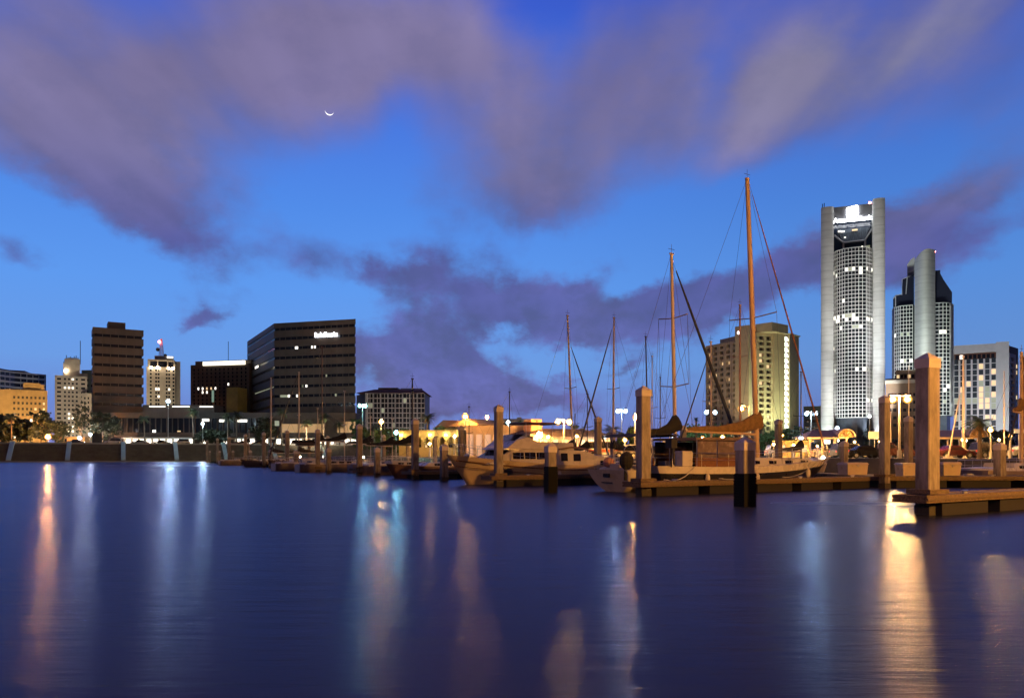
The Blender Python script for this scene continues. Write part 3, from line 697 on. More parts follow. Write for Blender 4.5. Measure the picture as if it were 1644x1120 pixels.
# --- J: tan hotel with the arched lit stair column
def tan_tower():
    Y = 300; A, M1, M2, B = pt(1133, 316), pt(1185, Y), pt(1205, 296), pt(1240, 299)
    b = Bld('beachfront_hotel', 'tan hotel slab with a taller blank core and a column of bright arched lights', M1)
    w = MB(); f, L_ = seg_fn(A, M1); rows = [(gz(y + 5.5, Y), gz(y, Y)) for y in range(685, 548, -9)]
    fd = MB()
    lite = [(0, 12), (2, 12), (3, 12), (1, 10), (3, 9), (4, 10), (4, 9), (0, 8), (0, 5), (3, 5), (4, 4), (1, 3), (0, 10), (4, 1), (1, 9)]
    wall_grid(b, w, f, 0, L_, BASE, gz(546, Y), even(0, L_, 5, .55), rows, mat('hotel balcony glass', (.05, .045, .045), .3, 0), .03, [WINW], rec=1.2, th=1.4, rng=rg, litset=lite)
    w.hexa(f, 0, L_, 1.5, 20, BASE, gz(546, Y))
    f, L_ = seg_fn(M2, B)
    wall_grid(b, w, f, 0, L_, BASE, gz(536, Y), even(0, L_, 3, .62), rows + [(gz(547, Y), gz(541, Y))], MATS['hotel balcony glass'], .03, [WINW], rec=1.2, th=1.4, rng=rg, litset=((0, 13), (0, 9), (1, 12), (0, 7), (2, 11), (1, 8), (0, 8), (2, 2), (0, 4), (1, 13)))
    w.hexa(f, 0, L_, 1.5, 20, BASE, gz(536, Y))
    f, L_ = seg_fn(M1, M2); w.hexa(f, -.3, L_ + .2, -1.6, 14, BASE, gz(525, Y)); w.hexa(f, L_ + .2, L_ + 7, 3, 14, gz(536, Y), gz(522, Y))
    C, D, E = pt(1257, 301), pt(1266, 302), pt(1281, 309)
    f, L_ = seg_fn(B, C); w.hexa(f, 0, L_, -1.0, 20, BASE, gz(535, Y))
    b.put(w, 'wall', HOTELT)
    w = MB(); f, L_ = seg_fn(D, E); w.hexa(f, .02, L_, -.4, 18, BASE, gz(535, Y)); w.hexa(f, -.3, L_ + .6, -.8, 18, gz(535, Y), gz(533.5, Y)); b.put(w, 'corner_wall', HOTELT)
    f, L_ = seg_fn(C, D); w = MB(); w.hexa(f, 0, L_ + .02, .3, 18, BASE, gz(535, Y)); b.put(w, 'stair_wall', HOTELT)
    am = mat('arched stair light', (.6, .6, .6), .4, 0, emit=(.88, 1, .80), es=4.0)
    for i in range(17):
        z0 = gz(546 + i * 8.8, Y); h = 1.55; hw = L_ * .46
        p = [(L_ / 2 - hw, z0), (L_ / 2 + hw, z0)] + [(L_ / 2 + hw * math.cos(q), z0 + h * math.sin(q) ** .8) for q in [math.pi * k / 8 for k in range(1, 8)]]
        m = MB(); m.prof(p, f, .05, .28); b.put(m, 'arched_light', am)
    pc = MB(); f, L_ = seg_fn(M1, B); pc.hexa(f, -16, 2, -9, -3, BASE, gz(686, 290)); b.put(pc, 'porte_cochere', CREAM)
    for i in range(8): b.win(f, -15 + i * 2, -14 + i * 2, -9.1, -9.02, BASE + 1.5, BASE + 4.5, WINW)
    q = MB(); p = P(1186, 534, 290); q.ball(p, .55, 8, 5); b.put(q, 'roof_beacon', lamp_mat('pink beacon', (1, .75, .75), 9))
    b.flush()
tan_tower()
# --- K: the tall floodlit tower
def arc_wall(fn, u0, u1, bulge, th, n=10):
    # plan of a gently rounded wall: front curve and a straight back, in (u,d)
    pts = []
    for i in range(n + 1):
        t = i / n; pts.append((u0 + (u1 - u0) * t, -bulge * math.sin(math.pi * t) ** .7))
    return [fn(u, d, 0)[:2] for u, d in pts] + [fn(u1, th, 0)[:2], fn(u0, th, 0)[:2]]
def tall_tower():
    Y = 390; A, B = pt(1318, Y), pt(1421, eqY(1421, 1318, Y) + .5); fn, L_ = seg_fn(A, B); s_ = L_ / 103
    b = Bld('skyscraper', 'tallest floodlit tower with rounded concrete ends and a white gridded glass front', A)
    zt = gz(329, Y); zb = BASE
    w = MB(); w.prism(arc_wall(fn, 0, 21 * s_, 1.3, 24), zb, gz(334, Y)); w.prism(arc_wall(fn, 83.5 * s_, 103 * s_, 1.3, 24), zb, zt)
    w.hexa(fn, 21 * s_, 83.5 * s_, 12, 24, zb, gz(352, Y)); b.put(w, 'concrete_wall', TOWERC)
    w = MB(); w.hexa(fn, 21.02 * s_, 83.48 * s_, 4, 23.9, gz(352, Y), gz(331.5, Y)); b.put(w, 'attic_wall', mat('grey attic concrete', (.11, .11, .12), .8, .2, .3))
    zc = gz(404, Y)                    # foot of the recessed crown
    plan = [(20.5, 5), (27, 1.2), (39, -1.8), (50, -2.6), (61, -2.6), (73, -1.2), (83.5, 4)]
    pl = [fn(u * s_, d, 0)[:2] for u, d in plan] + [fn(83.5 * s_, 13, 0)[:2], fn(20.5 * s_, 13, 0)[:2]]
    z0 = gz(671, Y)
    g = MB(); g.prism(pl, z0, zc); b.put(g, 'curtain_wall', mat('tower glass', (.02, .023, .028), .2, 0))
    lob = MB(); ip = inset([Vector(p) for p in pl], 1.5); lob.prism(ip, zb, z0); b.put(lob, 'lobby_glass', mat('lobby glass', (.06, .07, .09), .2, .3, .3))
    # white mullion grid
    m = MB(); rows = 44
    seg = [(Vector(pl[i]), Vector(pl[i + 1])) for i in range(6)]
    for i in range(rows + 1):
        z = z0 + (zc - z0) * i / rows
        for (p, q) in seg:
            f, l = seg_fn(p, q); m.hexa(f, -.05, l + .05, -.30, .06, z - .12, z + .12)
    for k, (p, q) in enumerate(seg):
        f, l = seg_fn(p, q); n = max(2, int(round(l / 1.55)))
        for j in range(n if k < 5 else n + 1): m.hexa(f, l * j / n - .085, l * j / n + .085, -.26, .04, z0, zc)
    b.put(m, 'mullion_grid', mat('white mullions', (.72, .72, .70), .6, 0))
    # recessed crown: sloping glazed V with pale ribs
    c = MB(); c.hexa(fn, 21 * s_, 83.5 * s_, 9, 12, zc, gz(352, Y)); b.put(c, 'crown_glass', mat('crown glass', (.015, .022, .04), .1, 0))
    r = MB(); zr, zv = gz(375, Y), gz(388, Y); zq = gz(402, Y)
    for (u0, za, u1, zc_) in ((22, zr, 37, zv), (37, zv, 72, zv + .3), (72, zv + .3, 83, zr + 1.5)):
        p, q = Vector(fn(u0 * s_, 6, za)), Vector(fn(u1 * s_, 6, zc_)); r.tube([p, q], .42, 6)
    r.hexa(fn, 35.8 * s_, 38.2 * s_, 3, 7, zc, zv); r.hexa(fn, 71 * s_, 73.4 * s_, 3, 7, zc, zv); b.put(r, 'crown_rib', mat('crown ribs', (.33, .33, .36), .6, 0))
    gg = MB(); gg.prof([(37 * s_, zv + .5), (72 * s_, zv + .8), (80 * s_, gz(366, Y)), (27 * s_, gz(366, Y))], fn, 6.5, 8.9); b.put(gg, 'sloped_glazing', mat('grey glazing', (.10, .12, .15), .25, .4, .5, stretch=(6, 1, 1)))
    for (u0, u1, ya, yb, mm) in ((28, 33, 368, 370.5, WINC), (33, 39, 369, 371, WINC), (51, 60, 368, 370.5, WINW), (38, 41, 379, 380.5, WINC), (72, 80, 396, 402, WING), (66, 69, 396, 403, WINC)):
        q = MB(); q.hexa(fn, u0 * s_, u1 * s_, 5.8, 6.0, gz(yb, Y), gz(ya, Y)); b.put(q, 'lit_window', mm)
    # lit panes behind the grid
    for k in range(46):
        i = rg.choice([12, 25, 25, 25, 26, 26, 25, 9, 37, 38, 18, 30, 4, 20, 13, 23]); p, q = rg.choice(seg); f, l = seg_fn(p, q)
        n = max(2, int(round(l / 1.55))); j = rg.randrange(n); z = z0 + (zc - z0) * i / rows; dz = (zc - z0) / rows
        a = MB(); a.hexa(f, l * j / n + .15, l * (j + 1) / n - .15, -.05, .0, z + .2, z + dz - .2); b.put(a, 'lit_window', rg.choice([WINC, WINC, WING]))
    # sign: emblem block and lettering
    e = MB(); lx0, lx1 = 42 * s_, 61 * s_; za, zb_ = gz(349, Y), gz(332.5, Y); k = .9
    p = []
    for (cx, cz, a0) in ((lx1 - k, zb_ - k, 0), (lx0 + k, zb_ - k - .6, 90), (lx0 + k, za + k - .3, 180), (lx1 - k, za + k, 270)):
        for d in (0, 30, 60, 90): p.append((cx + k * math.cos(R(a0 + d)), cz + k * math.sin(R(a0 + d))))
    e.prof(p, fn, 3.2, 3.95); b.put(e, 'sign_emblem', SIGNW)
    text_mesh('AmericanBank', 3.0, .3, lambda u, d, z: fn(u, d + 3.9, z), 20.5 * s_, gz(357, Y), 62 * s_, 'sign_letters', SIGNW, b.t)
    for (u, y0) in ((2, 318), (5, 317), (25, 327)):
        x, y, z = fn(u * s_, 10, 0); a = MB(); a.tube([(x, y, gz(336, Y)), (x, y, gz(y0, Y))], .2, 5); b.put(a, 'aerial', POLED)
    q = MB(); x, y, z = fn(80 * s_, 6, 0); q.ball((x, y, gz(328.5, Y)), .6, 8, 5); b.put(q, 'warning_light', L_AVI)
tall_tower()
# --- L: the second tower with the concrete fin
def fin_tower():
    Y = 430; A, B = pt(1432, Y), pt(1531, eqY(1531, 1432, Y)); fn, L_ = seg_fn(A, B); s_ = L_ / 99
    b = Bld('fin_tower', 'shorter floodlit tower split by a curved concrete fin with stepped dark glass shoulders', A)
    z0, zg = gz(668, Y), gz(493, Y)
    plan = [(0, 8), (4, 2), (14, -1.5), (34, -1.5), (70, -2), (82, -2), (93, 0), (99, 7)]
    pl = [fn(u * s_, d, 0)[:2] for u, d in plan] + [fn(99 * s_, 22, 0)[:2], fn(0, 22, 0)[:2]]
    g = MB(); g.prism(pl, z0, zg); b.put(g, 'curtain_wall', MATS['tower glass'])
    lb = MB(); lb.prism(inset([Vector(p) for p in pl], 1.4), BASE, z0); b.put(lb, 'lobby_glass', MATS['lobby glass'])
    m = MB(); seg = [(Vector(pl[i]), Vector(pl[i + 1])) for i in range(7)]; rows = 29
    for i in range(rows + 1):
        z = z0 + (zg - z0) * i / rows
        for k, (p, q) in enumerate(seg):
            if k == 3: continue
            f, l = seg_fn(p, q); m.hexa(f, -.05, l + .05, -.3, .06, z - .12, z + .12)
    for k, (p, q) in enumerate(seg):
        if k == 3: continue
        f, l = seg_fn(p, q); n = max(2, int(round(l / 1.6)))
        for j in range(n + 1): m.hexa(f, l * j / n - .085, l * j / n + .085, -.26, .04, z0, zg)
    b.put(m, 'mullion_grid', MATS['white mullions'])
    dk = mat('dark blue shoulder glass', (.018, .02, .035), .15, 0)
    sh = MB()
    sh.prof([(2, zg), (36, zg), (36, gz(443, Y)), (30, gz(446, Y)), (18, gz(449, Y)), (16, gz(474, Y)), (6, gz(475, Y)), (2, gz(480, Y))], lambda u, d, z: fn(u * s_, d, z), -.4, 20)
    sh.prof([(70, zg), (96.5, zg), (96.5, gz(477, Y)), (83, gz(456, Y)), (78, gz(446, Y)), (78, gz(441, Y)), (70, gz(441, Y))], lambda u, d, z: fn(u * s_, d, z), -.6, 20)
    b.put(sh, 'shoulder_glass', dk)
    tr = MB()
    for path in ([(16.5, 475), (16.5, 450), (30, 446)], [(2, 480), (6, 475), (16, 474)], [(6, 475), (6, 492)], [(25, 448), (23, 474)]):
        tr.tube([fn(u * s_, -.5, gz(y, Y)) for u, y in path], .25, 5)
    b.put(tr, 'shoulder_rib', mat('crown ribs', (.33, .33, .36), .6, 0))
    w = MB(); n = 14; poly = []
    # fin: broad rounded wall rising to a curved top, with the thinner end wall on its left
    for i in range(n + 1):
        t = i / n; poly.append(fn((37 + 33 * t) * s_, -2 - 7.5 * math.sin(math.pi * (0.08 + .84 * t)), 0)[:2])
    poly += [fn(70 * s_, 6, 0)[:2], fn(37 * s_, 6, 0)[:2]]
    w.prism(poly, BASE, gz(412, Y))
    o = len(w.v) // 2
    for i in range(o, len(w.v)):
        p = w.v[i]; u = (p.x - A.x) * (B - A).normalized().x + (p.y - A.y) * (B - A).normalized().y
        w.v[i] = Vector((p.x, p.y, gz(411 + 7 * max(0, (70 - u / s_) / 33 - .25) ** 2 / .30, Y)))
    w.smooth = False
    b.put(w, 'concrete_fin', TOWERC)
    w2 = MB(); w2.prof([(25, gz(440, Y)), (25, gz(426, Y)), (30, gz(419, Y)), (37, gz(414.5, Y)), (37, gz(436, Y))], lambda u, d, z: fn(u * s_, d, z), 2, 18); b.put(w2, 'end_wall', TOWERC)
    for k in range(16):
        i = rg.choice([14, 14, 14, 6, 7, 21, 3, 14]); p, q = rg.choice([seg[2], seg[2], seg[1], seg[4], seg[5]]); f, l = seg_fn(p, q)
        nn = max(2, int(round(l / 1.6))); j = rg.randrange(nn); z = z0 + (zg - z0) * i / rows; dz = (zg - z0) / rows
        a = MB(); a.hexa(f, l * j / nn + .15, l * (j + 1) / nn - .15, -.06, 0, z + .2, z + dz - .2); b.put(a, 'lit_window', rg.choice([WINC, WING]))
    q = MB(); x, y, z = fn(69 * s_, 0, 0); q.ball((x, y, gz(411, Y)), .55, 8, 5); b.put(q, 'warning_light', L_AVI)
fin_tower()
# --- M: low brown link building between the towers
def link_building():
    Y = 360; A, B = pt(1422, Y), pt(1490, eqY(1490, 1422, Y)); fn, L_ = seg_fn(A, B)
    b = Bld('link_building', 'brown terraced building with a pale cornice between the two floodlit towers', A)
    w = MB(); w.hexa(fn, 0, L_, 0, 22, BASE, gz(616, Y)); w.hexa(fn, 0, L_, 3, 22, gz(616, Y), gz(607, Y)); w.hexa(fn, 4, L_, 4, 22, gz(600, Y), gz(594, Y)); w.hexa(fn, 4, L_, 6, 22, gz(607, Y), gz(600, Y)); b.put(w, 'wall', mat('brown terrace walls', (.20, .13, .08), .8, .2, .3))
    c = MB(); c.hexa(fn, -.3, L_, -.6, 3, gz(616, Y), gz(610.5, Y)); b.put(c, 'cornice', CREAM)
    for i in range(10):
        b.win(fn, 4.4 + i * 1.5, 5.5 + i * 1.5, 5.9, 6.0, gz(606.5, Y), gz(600.5, Y), DGLASS if i not in (0, 3) else WINW)
    for j in range(5):
        for i in range(9): b.win(fn, 1 + i * 2.0, 2.3 + i * 2, -.06, .05, gz(637 + j * 12, Y), gz(632 + j * 12, Y), DGLASS if rg.random() < .95 else WING)
    b.flush()
link_building()
# --- N: white hotel at the right
def white_hotel():
    Y = 335; A, B, C = pt(1531, Y), pt(1620, eqY(1620, 1531, Y)), pt(1640, eqY(1620, 1531, Y) + 12); fn, L_ = seg_fn(A, B); s_ = L_ / 92
    b = Bld('white_hotel', 'white hotel slab with a brown attic band and a grid of balcony windows', A)
    w = MB(); zt = gz(555, Y); rows = [(gz(y + 8, Y), gz(y, Y)) for y in range(694, 576, -9)]
    cols = [((x + 5) * s_, (x + 12.2) * s_) for x in [-4, 6.4, 16.8, 27.2, 37.6, 48, 58.4]]
    lits = [(k, 6) for k in range(7)] + [(6, 11), (6, 9), (4, 9), (2, 9), (5, 7), (6, 7), (1, 8), (4, 8), (6, 5), (5, 5), (4, 5), (5, 3), (6, 3), (3, 2), (1, 2), (4, 7), (1, 7), (5, 2), (0, 3)]
    hg = mat('bluish hotel glass', (.045, .06, .075), .2, .3, .4)
    wall_grid(b, w, fn, 0, 71 * s_, BASE, gz(578.5, Y), cols, rows, hg, .05, [WINW, WING], rec=.5, th=.8, rng=rg, litset=lits)
    w.hexa(fn, 0, 71 * s_, .9, 18, BASE, gz(578.5, Y)); w.hexa(fn, 0, 71 * s_, 1.2, 18, gz(578.5, Y), gz(568, Y)); w.hexa(fn, 0, 75 * s_, 0, 18, gz(568, Y), zt); w.hexa(fn, 71 * s_, L_, -.6, 18, BASE, zt + .4)
    b.put(w, 'wall', WHITEW)
    at = MB(); at.hexa(fn, .2, 71 * s_, .7, 1.15, gz(578, Y), gz(568.6, Y)); b.put(at, 'attic_band', REDROOF)
    for i in range(9): b.win(fn, (3 + i * 7.5) * s_, (8.5 + i * 7.5) * s_, .55, .68, gz(577, Y), gz(570.5, Y), DGLASS if i != 1 else WINC)
    f2, L2 = seg_fn(B, C); w2 = MB()
    wall_grid(b, w2, f2, 0, L2 * .55, BASE, gz(571, Y), [(L2 * .10, L2 * .38)], [(gz(y + 6, Y), gz(y, Y)) for y in range(694, 574, -9)], hg, .06, rec=.5, th=.8, rng=rg)
    w2.hexa(f2, 0, L2 * .55, .9, 16, BASE, gz(571, Y)); b.put(w2, 'side_wall', WHITEW)
    w3 = MB(); w3.hexa(f2, .2, L2 + 1.2, 1.5, 16, BASE, gz(558, Y) + .2); b.put(w3, 'rear_wing', mat('brown rear wing', (.13, .085, .07), .7, .2, .3))
    for j in range(12): b.win(f2, L2 * .65, L2 * .95, 1.35, 1.48, gz(694 - j * 10 + 6, Y), gz(694 - j * 10, Y), DGLASS if rg.random() < .8 else WINW)
    rp = MB(); rp.hexa(fn, 48 * s_, 62 * s_, 6, 12, zt, gz(552.5, Y)); b.put(rp, 'roof_plant', BROWN2)
    b.flush()
    A, B = pt(1642, 300), pt(1700, eqY(1700, 1642, 300)); fn, L_ = seg_fn(A, B)
    b = Bld('brick_tower', 'dark red brick tower cut by the right edge of the view', A)
    w = MB(); wall_grid(b, w, fn, 0, L_, BASE, gz(572, 300), even(0, L_, 6, .5), [(gz(y + 5, 300), gz(y, 300)) for y in range(695, 580, -11)], DGLASS, .05, rng=rg); w.hexa(fn, 0, L_, .5, 15, BASE, gz(572, 300)); b.put(w, 'wall', mat('dark red brick', (.16, .06, .035), .85, .25, 1)); b.flush()
white_hotel()
# --- low buildings of the marina
def arch_house():
    Y = 150; A, B = pt(642, Y), pt(742, Y - 3); fn, L_ = seg_fn(A, B)
    b = Bld('arcaded_clubhouse', 'low yellow clubhouse with a row of round arches lit from inside', A, LAND)
    zt = gz(693.5, Y); w = MB(); z1, zs, z2 = gz(718, Y), gz(708, Y), gz(701.5, Y)
    n = 8; cw = L_ / n
    w.hexa(fn, 0, L_, 0, .4, LAND, z1)
    for i in range(n):
        u0, u1 = i * cw, (i + 1) * cw; c = (u0 + u1) / 2; r = cw * .30
        w.hexa(fn, u0, c - r, 0, .4, z1, zt); w.hexa(fn, c + r, u1, 0, .4, z1, zt)
        p = [(c - r, zt), (c - r, zs)] + [(c - r * math.cos(q), zs + (z2 - zs) * math.sin(q)) for q in [math.pi * k / 10 for k in range(1, 10)]] + [(c + r, zs), (c + r, zt)]
        for k in range(1, len(p) - 2):
            a, d = p[k], p[k + 1]; w.prof([(a[0], a[1]), (d[0], d[1]), (d[0], zt), (a[0], zt)], fn, 0.002, .4)
    w.hexa(fn, -.3, L_ + .3, -.3, .5, zt, zt + .35)
    w.hexa(fn, 0, L_, 3.6, 4, LAND + 2.35, zt + .3); w.hexa(fn, -.2, 0, 0, 4, LAND, zt); w.hexa(fn, L_, L_ + .2, 0, 4, LAND, zt); w.hexa(fn, 0, L_, .4, 8, zt, zt + .3)
    b.put(w, 'wall', YELW)
    bk = MB(); bk.hexa(fn, 0, L_, 3.62, 3.9, LAND, LAND + 2.34); bk.build('arch_shade', mat('painted arch shade', (.07, .055, .045), .7, .3, 1), b.t, world=True)  # dark sheet: shade inside the arches put into its colour
    for i in range(n):
        d = MB(); d.hexa(fn, (i + .3) * cw, (i + .7) * cw, 3.4, 3.55, LAND, LAND + 2.3); b.put(d, 'door', mat('dark door', (.05, .04, .03), .5, 0) if i % 2 else WINW)
    for i in range(0, n + 1, 2):
        q = MB(); x, y, z = fn(min(L_ - .4, max(.4, i * cw)), -.45, zt - .55); q.ball((x, y, z), .16, 8, 5); b.put(q, 'wall_lamp', lamp_mat('wall lamp', (1, .78, .30), 130))
    # gabled house behind
    Y = 165; A, B = pt(696, Y), pt(768, Y - 6); fn, L_ = seg_fn(A, B)
    b = Bld('gabled_house', 'house with a tan gable roof and dark ridge behind the arcaded clubhouse', A, LAND, 'house')
    zt = gz(684, Y); w = MB(); w.hexa(fn, L_ * .5, L_, 0, 9, LAND, zt); b.put(w, 'wall', CREAM)
    r = MB(); r.prof([(L_ * .36, zt - .1), (L_ * 1.02, zt - .1), (L_ * 1.02, zt + .25), (L_ * .74, gz(673, Y))], fn, -.5, 9.5); b.put(r, 'roof', mat('tan shingle roof', (.34, .22, .12), .85, .2, 2))
    r = MB(); r.prof([(-L_ * .1, zt - .3), (L_ * .55, zt - .3), (L_ * .4, gz(675, Y)), (L_ * .12, gz(674, Y))], fn, 1.5, 9); b.put(r, 'rear_roof', REDROOF)
    w = MB(); w.hexa(fn, -L_ * .06, L_ * .5, 2.5, 8.5, LAND, zt - .3); b.put(w, 'rear_wall', YELW)
    for i in range(4): b.win(fn, L_ * (.55 + i * .11), L_ * (.62 + i * .11), -.06, .03, zt - 2.2, zt - .8, WINW if i % 2 else WINC)
    b.flush()
arch_house()
def restaurant():
    Y = 130; A, B = pt(856, Y), pt(985, Y + 6); fn, L_ = seg_fn(A, B)
    b = Bld('harbour_restaurant', 'low harbour restaurant with a brown hip roof, lit windows and a box tower', A, LAND)
    z1, z2 = gz(700, Y), gz(686, Y)
    w = MB(); wall_grid(b, w, fn, 0, L_, LAND, z1, even(0, L_, 9, .66), [(LAND + .9, z1 - .5)], WINW, 0, rng=rg); w.hexa(fn, 0, L_, .6, 14, LAND, z1); b.put(w, 'wall', CREAM)
    r = MB(); r.prism([fn(-1.5, -1.5, 0), fn(L_ + 1.5, -1.5, 0), fn(L_ + 1.5, 15, 0), fn(-1.5, 15, 0)], z1, z2, [fn(3, 4, 0), fn(L_ - 4, 4, 0), fn(L_ - 4, 9, 0), fn(3, 9, 0)]); b.put(r, 'roof', mat('olive brown roof', (.13, .09, .05), .85, .3, 1.5))
    t = MB(); t.hexa(fn, L_ * .07, L_ * .20, 3, 6, z2 - 1.2, gz(671, Y)); b.put(t, 'box_tower', mat('rust stucco', (.40, .20, .10), .8, .15, .8))
    v = MB(); v.hexa(fn, L_ * .13, L_ * .145, 2.9, 3.02, gz(676, Y), gz(673.5, Y)); b.put(v, 'vent', RUB)
    q = MB(); q.ball(Vector(fn(L_ * .02, -1.8, gz(698, Y))), .42, 10, 6); b.put(q, 'entrance_lamp', L_SOD)
    b.flush()
    Y = 140; A, B = pt(748, Y), pt(846, Y); fn, L_ = seg_fn(A, B)
    b = Bld('boat_store', 'white flat roofed store with bright shutters beside the gabled house', A, LAND)
    zt = gz(683, Y); w = MB(); wall_grid(b, w, fn, 0, L_, LAND, zt, even(0, L_, 7, .7), [(LAND + .3, zt - 1.5)], mat('lit shutter', (.4, .3, .25), .5, 0, emit=(1, .66, .45), es=.45), .15, [WINC], rng=rg); w.hexa(fn, 0, L_, .6, 10, LAND, zt); b.put(w, 'wall', mat('pinkish render', (.5, .38, .32), .8, .1, 1)); b.flush()
    Y = 300; A, B = pt(806, Y), pt(850, Y); fn, L_ = seg_fn(A, B)
    b = Bld('grey_office', 'small grey office block far behind the boats', A)
    zt = gz(672, Y); w = MB(); wall_grid(b, w, fn, 0, L_, BASE, zt, even(0, L_, 9, .5), [(gz(y + 3, Y), gz(y, Y)) for y in (690, 684, 678)], DGLASS, .1, [WINC], rng=rg); w.hexa(fn, 0, L_, .5, 14, BASE, zt); w.hexa(fn, L_ * .55, L_ * .72, 3, 8, zt, gz(669, Y)); b.put(w, 'wall', GREYW); b.flush()
    Y = 330; A, B = pt(1290, Y), pt(1318, eqY(1318, 1290, Y)); fn, L_ = seg_fn(A, B)
    b = Bld('parking_garage', 'pale grey parking garage at the left foot of the tall tower', A)
    zt = gz(652, Y); w = MB(); wall_grid(b, w, fn, 0, L_, BASE, zt, [(.5, L_ - .5)], [(gz(y + 5, Y), gz(y, Y)) for y in (706, 695, 684, 673, 662)], DGLASS, 0, rec=2, th=3); w.hexa(fn, 0, L_, 3.1, 20, BASE, zt); b.put(w, 'wall', mat('greenish precast', (.22, .26, .24), .8, .1, .5)); b.flush()
    Y = 112; A, B = pt(1248, Y), pt(1300, Y - 1); fn, L_ = seg_fn(A, B)
    b = Bld('lit_wall_block', 'small yellow block with glowing panes, added for the lit retaining wall between the ketch bow and the gazebo', A, LAND, 'wall block')  # block with glowing panes added in place of a lamp-lit retaining wall
    zt = gz(709, Y); w = MB(); wall_grid(b, w, fn, 0, L_, LAND, zt, even(0, L_, 3, .55), [(LAND + .8, zt - .45)], WINW, 0); w.hexa(fn, 0, L_, .6, 4, LAND, zt); w.hexa(fn, -.4, L_ + .4, -.9, 4.3, zt, zt + .18); b.put(w, 'wall', YELW); b.flush()  # window panes here stand in for the lamp-lit retaining wall
    # small rust lit house left of the boulevard lamp
    Y = 275; A, B = pt(92, Y), pt(138, Y); fn, L_ = seg_fn(A, B)
    b = Bld('tan_kiosk', 'small tan pavilion glowing beside the orange boulevard lamp', A, BASE, 'pavilion')
    w = MB(); w.prof([(0, BASE), (L_ * .95, BASE), (L_ * .95, gz(701, Y)), (L_ * .1, gz(700.5, Y)), (0, gz(708, Y))], fn, 0, 5); b.put(w, 'wall', mat('warm stucco', (.55, .36, .16), .8, .15, 1))
    b.win(fn, L_ * .26, L_ * .33, -.05, .05, gz(709, Y), gz(704, Y), DGLASS); b.flush()
restaurant()
# ================================================================== lamps
def bulb(par, p, r, m, name='bulb'):
    b = MB(); b.ball(p, r, 8, 5, .8); return b.build(name, m, par)
def street_lamp(px, py, Y, m, r, label, heads=1, base=BASE, sep=0.0, pole_px=None, pm=None, group=None, arm=0.0):
    z = gz(py, Y); x = gx(px, Y); xp = gx(pole_px, Y) if pole_px else x
    t = thing('street_lamp', (xp, Y, base), label, 'street lamp', group)
    h = z - base; hw = gx(px + sep / 2, Y) - x
    dx_ = x - xp
    p = MB(); p.tube([(0, 0, 0), (0, 0, .8)], [.22, .2], 8); p.tube([(0, 0, .8), (0, 0, h + (r * 1.7 if heads > 1 or abs(dx_) > .05 else -r * 1.2))], [.13, .07], 8); p.build('pole', pm or POLE, t)
    dx = x - xp
    xs = [dx] if heads == 1 else [dx - hw, dx + hw]
    if max(abs(v) for v in xs) > .05:
        a = MB(); a.tube([(min(xs + [0]), 0, h + r * 1.7), (max(xs + [0]), 0, h + .28)], .05, 6); a.build('arm', pm or POLE, t)
    for v in xs:
        c = MB(); k = r * 1.15
        c.prism([(v - k, -k), (v + k, -k), (v + k, k), (v - k, k)], h + r * 1.6, h + r * 1.6 + .16, [(v - k * .5, -k * .5), (v + k * .5, -k * .5), (v + k * .5, k * .5), (v - k * .5, k * .5)])
        hd = c.build('lamp_head', POLED, t); bulb(hd, (v, 0, h), r * .85, m)
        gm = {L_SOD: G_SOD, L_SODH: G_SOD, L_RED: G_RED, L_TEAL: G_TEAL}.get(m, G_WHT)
        q = MB(); q.ball((v, 0, h), r * 1.75, 12, 8, .9); q.smooth = True; q.build('halo_shell', gm, hd)  # painted glow round the bulb, not a glass part
    return t
street_lamp(77, 701, 256, L_RED, .60, 'orange star bright lamp at left beside the tan pavilion', base=BASE)
street_lamp(128, 703, 262, L_HALO, .40, 'white lamp just right of the small tan pavilion', pole_px=128)
street_lamp(145, 697, 258, L_HALO, .36, 'small white lamp in front of the left edge of the brown slab tower')
street_lamp(177, 709.5, 244, L_HALO, .22, 'very low white lamp on the promenade below the brown slab tower')
street_lamp(270, 644, 246, L_WHT, .45, 'tall pale lamp post with cold white light right of the brown slab tower')
street_lamp(325.5, 680, 246, L_WHT, .33, 'short lamp post with blue white light left of the far pilings')
street_lamp(582, 651.5, 205, L_TEAL, .34, 'twin lamp post with greenish white light right of the angled office block', heads=2, sep=9, base=LAND)
street_lamp(612, 677, 175, L_SODH, .36, 'sodium lamp in front of the apartment block grid', base=LAND)
street_lamp(636, 694, 160, L_TEAL, .33, 'low greenish lamp left of the arcaded clubhouse', base=LAND)
street_lamp(747, 668.5, 158, L_SOD, .42, 'orange lamp over the gable roof of the house', base=LAND)
street_lamp(782, 669.5, 230, L_RED, .40, 'distant orange lamp right of the gabled house', base=LAND)
street_lamp(816, 678.5, 185, L_WHT, .36, 'white lamp just right of the tall piling by the motor yacht', base=LAND)
street_lamp(905, 678, 120, L_SODH, .30, 'twin sodium lamp post behind the stern of the motor yacht', heads=2, sep=19, base=LAND)
street_lamp(998, 660, 190, L_WHT, .36, 'twin white lamp post left of the big square piling', heads=2, sep=12, base=LAND)
street_lamp(1022, 669.5, 120, L_RED, .36, 'orange lamp touching the left edge of the big square piling', base=LAND, pole_px=1019)
street_lamp(1141, 662, 215, L_WHT, .40, 'twin white lamp post in front of the left edge of the tan hotel', heads=2, sep=14, base=LAND)
street_lamp(1190, 656, 95, L_SOD, .26, 'sodium lamp on a short arm in front of the tan hotel core', base=LAND, pole_px=1203, arm=1)
street_lamp(1302, 664, 190, L_WHT, .36, 'twin white lamp post left of the foot of the tallest tower', heads=2, sep=14, base=LAND)
street_lamp(1286, 703, 96, L_HALO, .17, 'small white lamp at the left end of the gazebo roof', base=LAND)
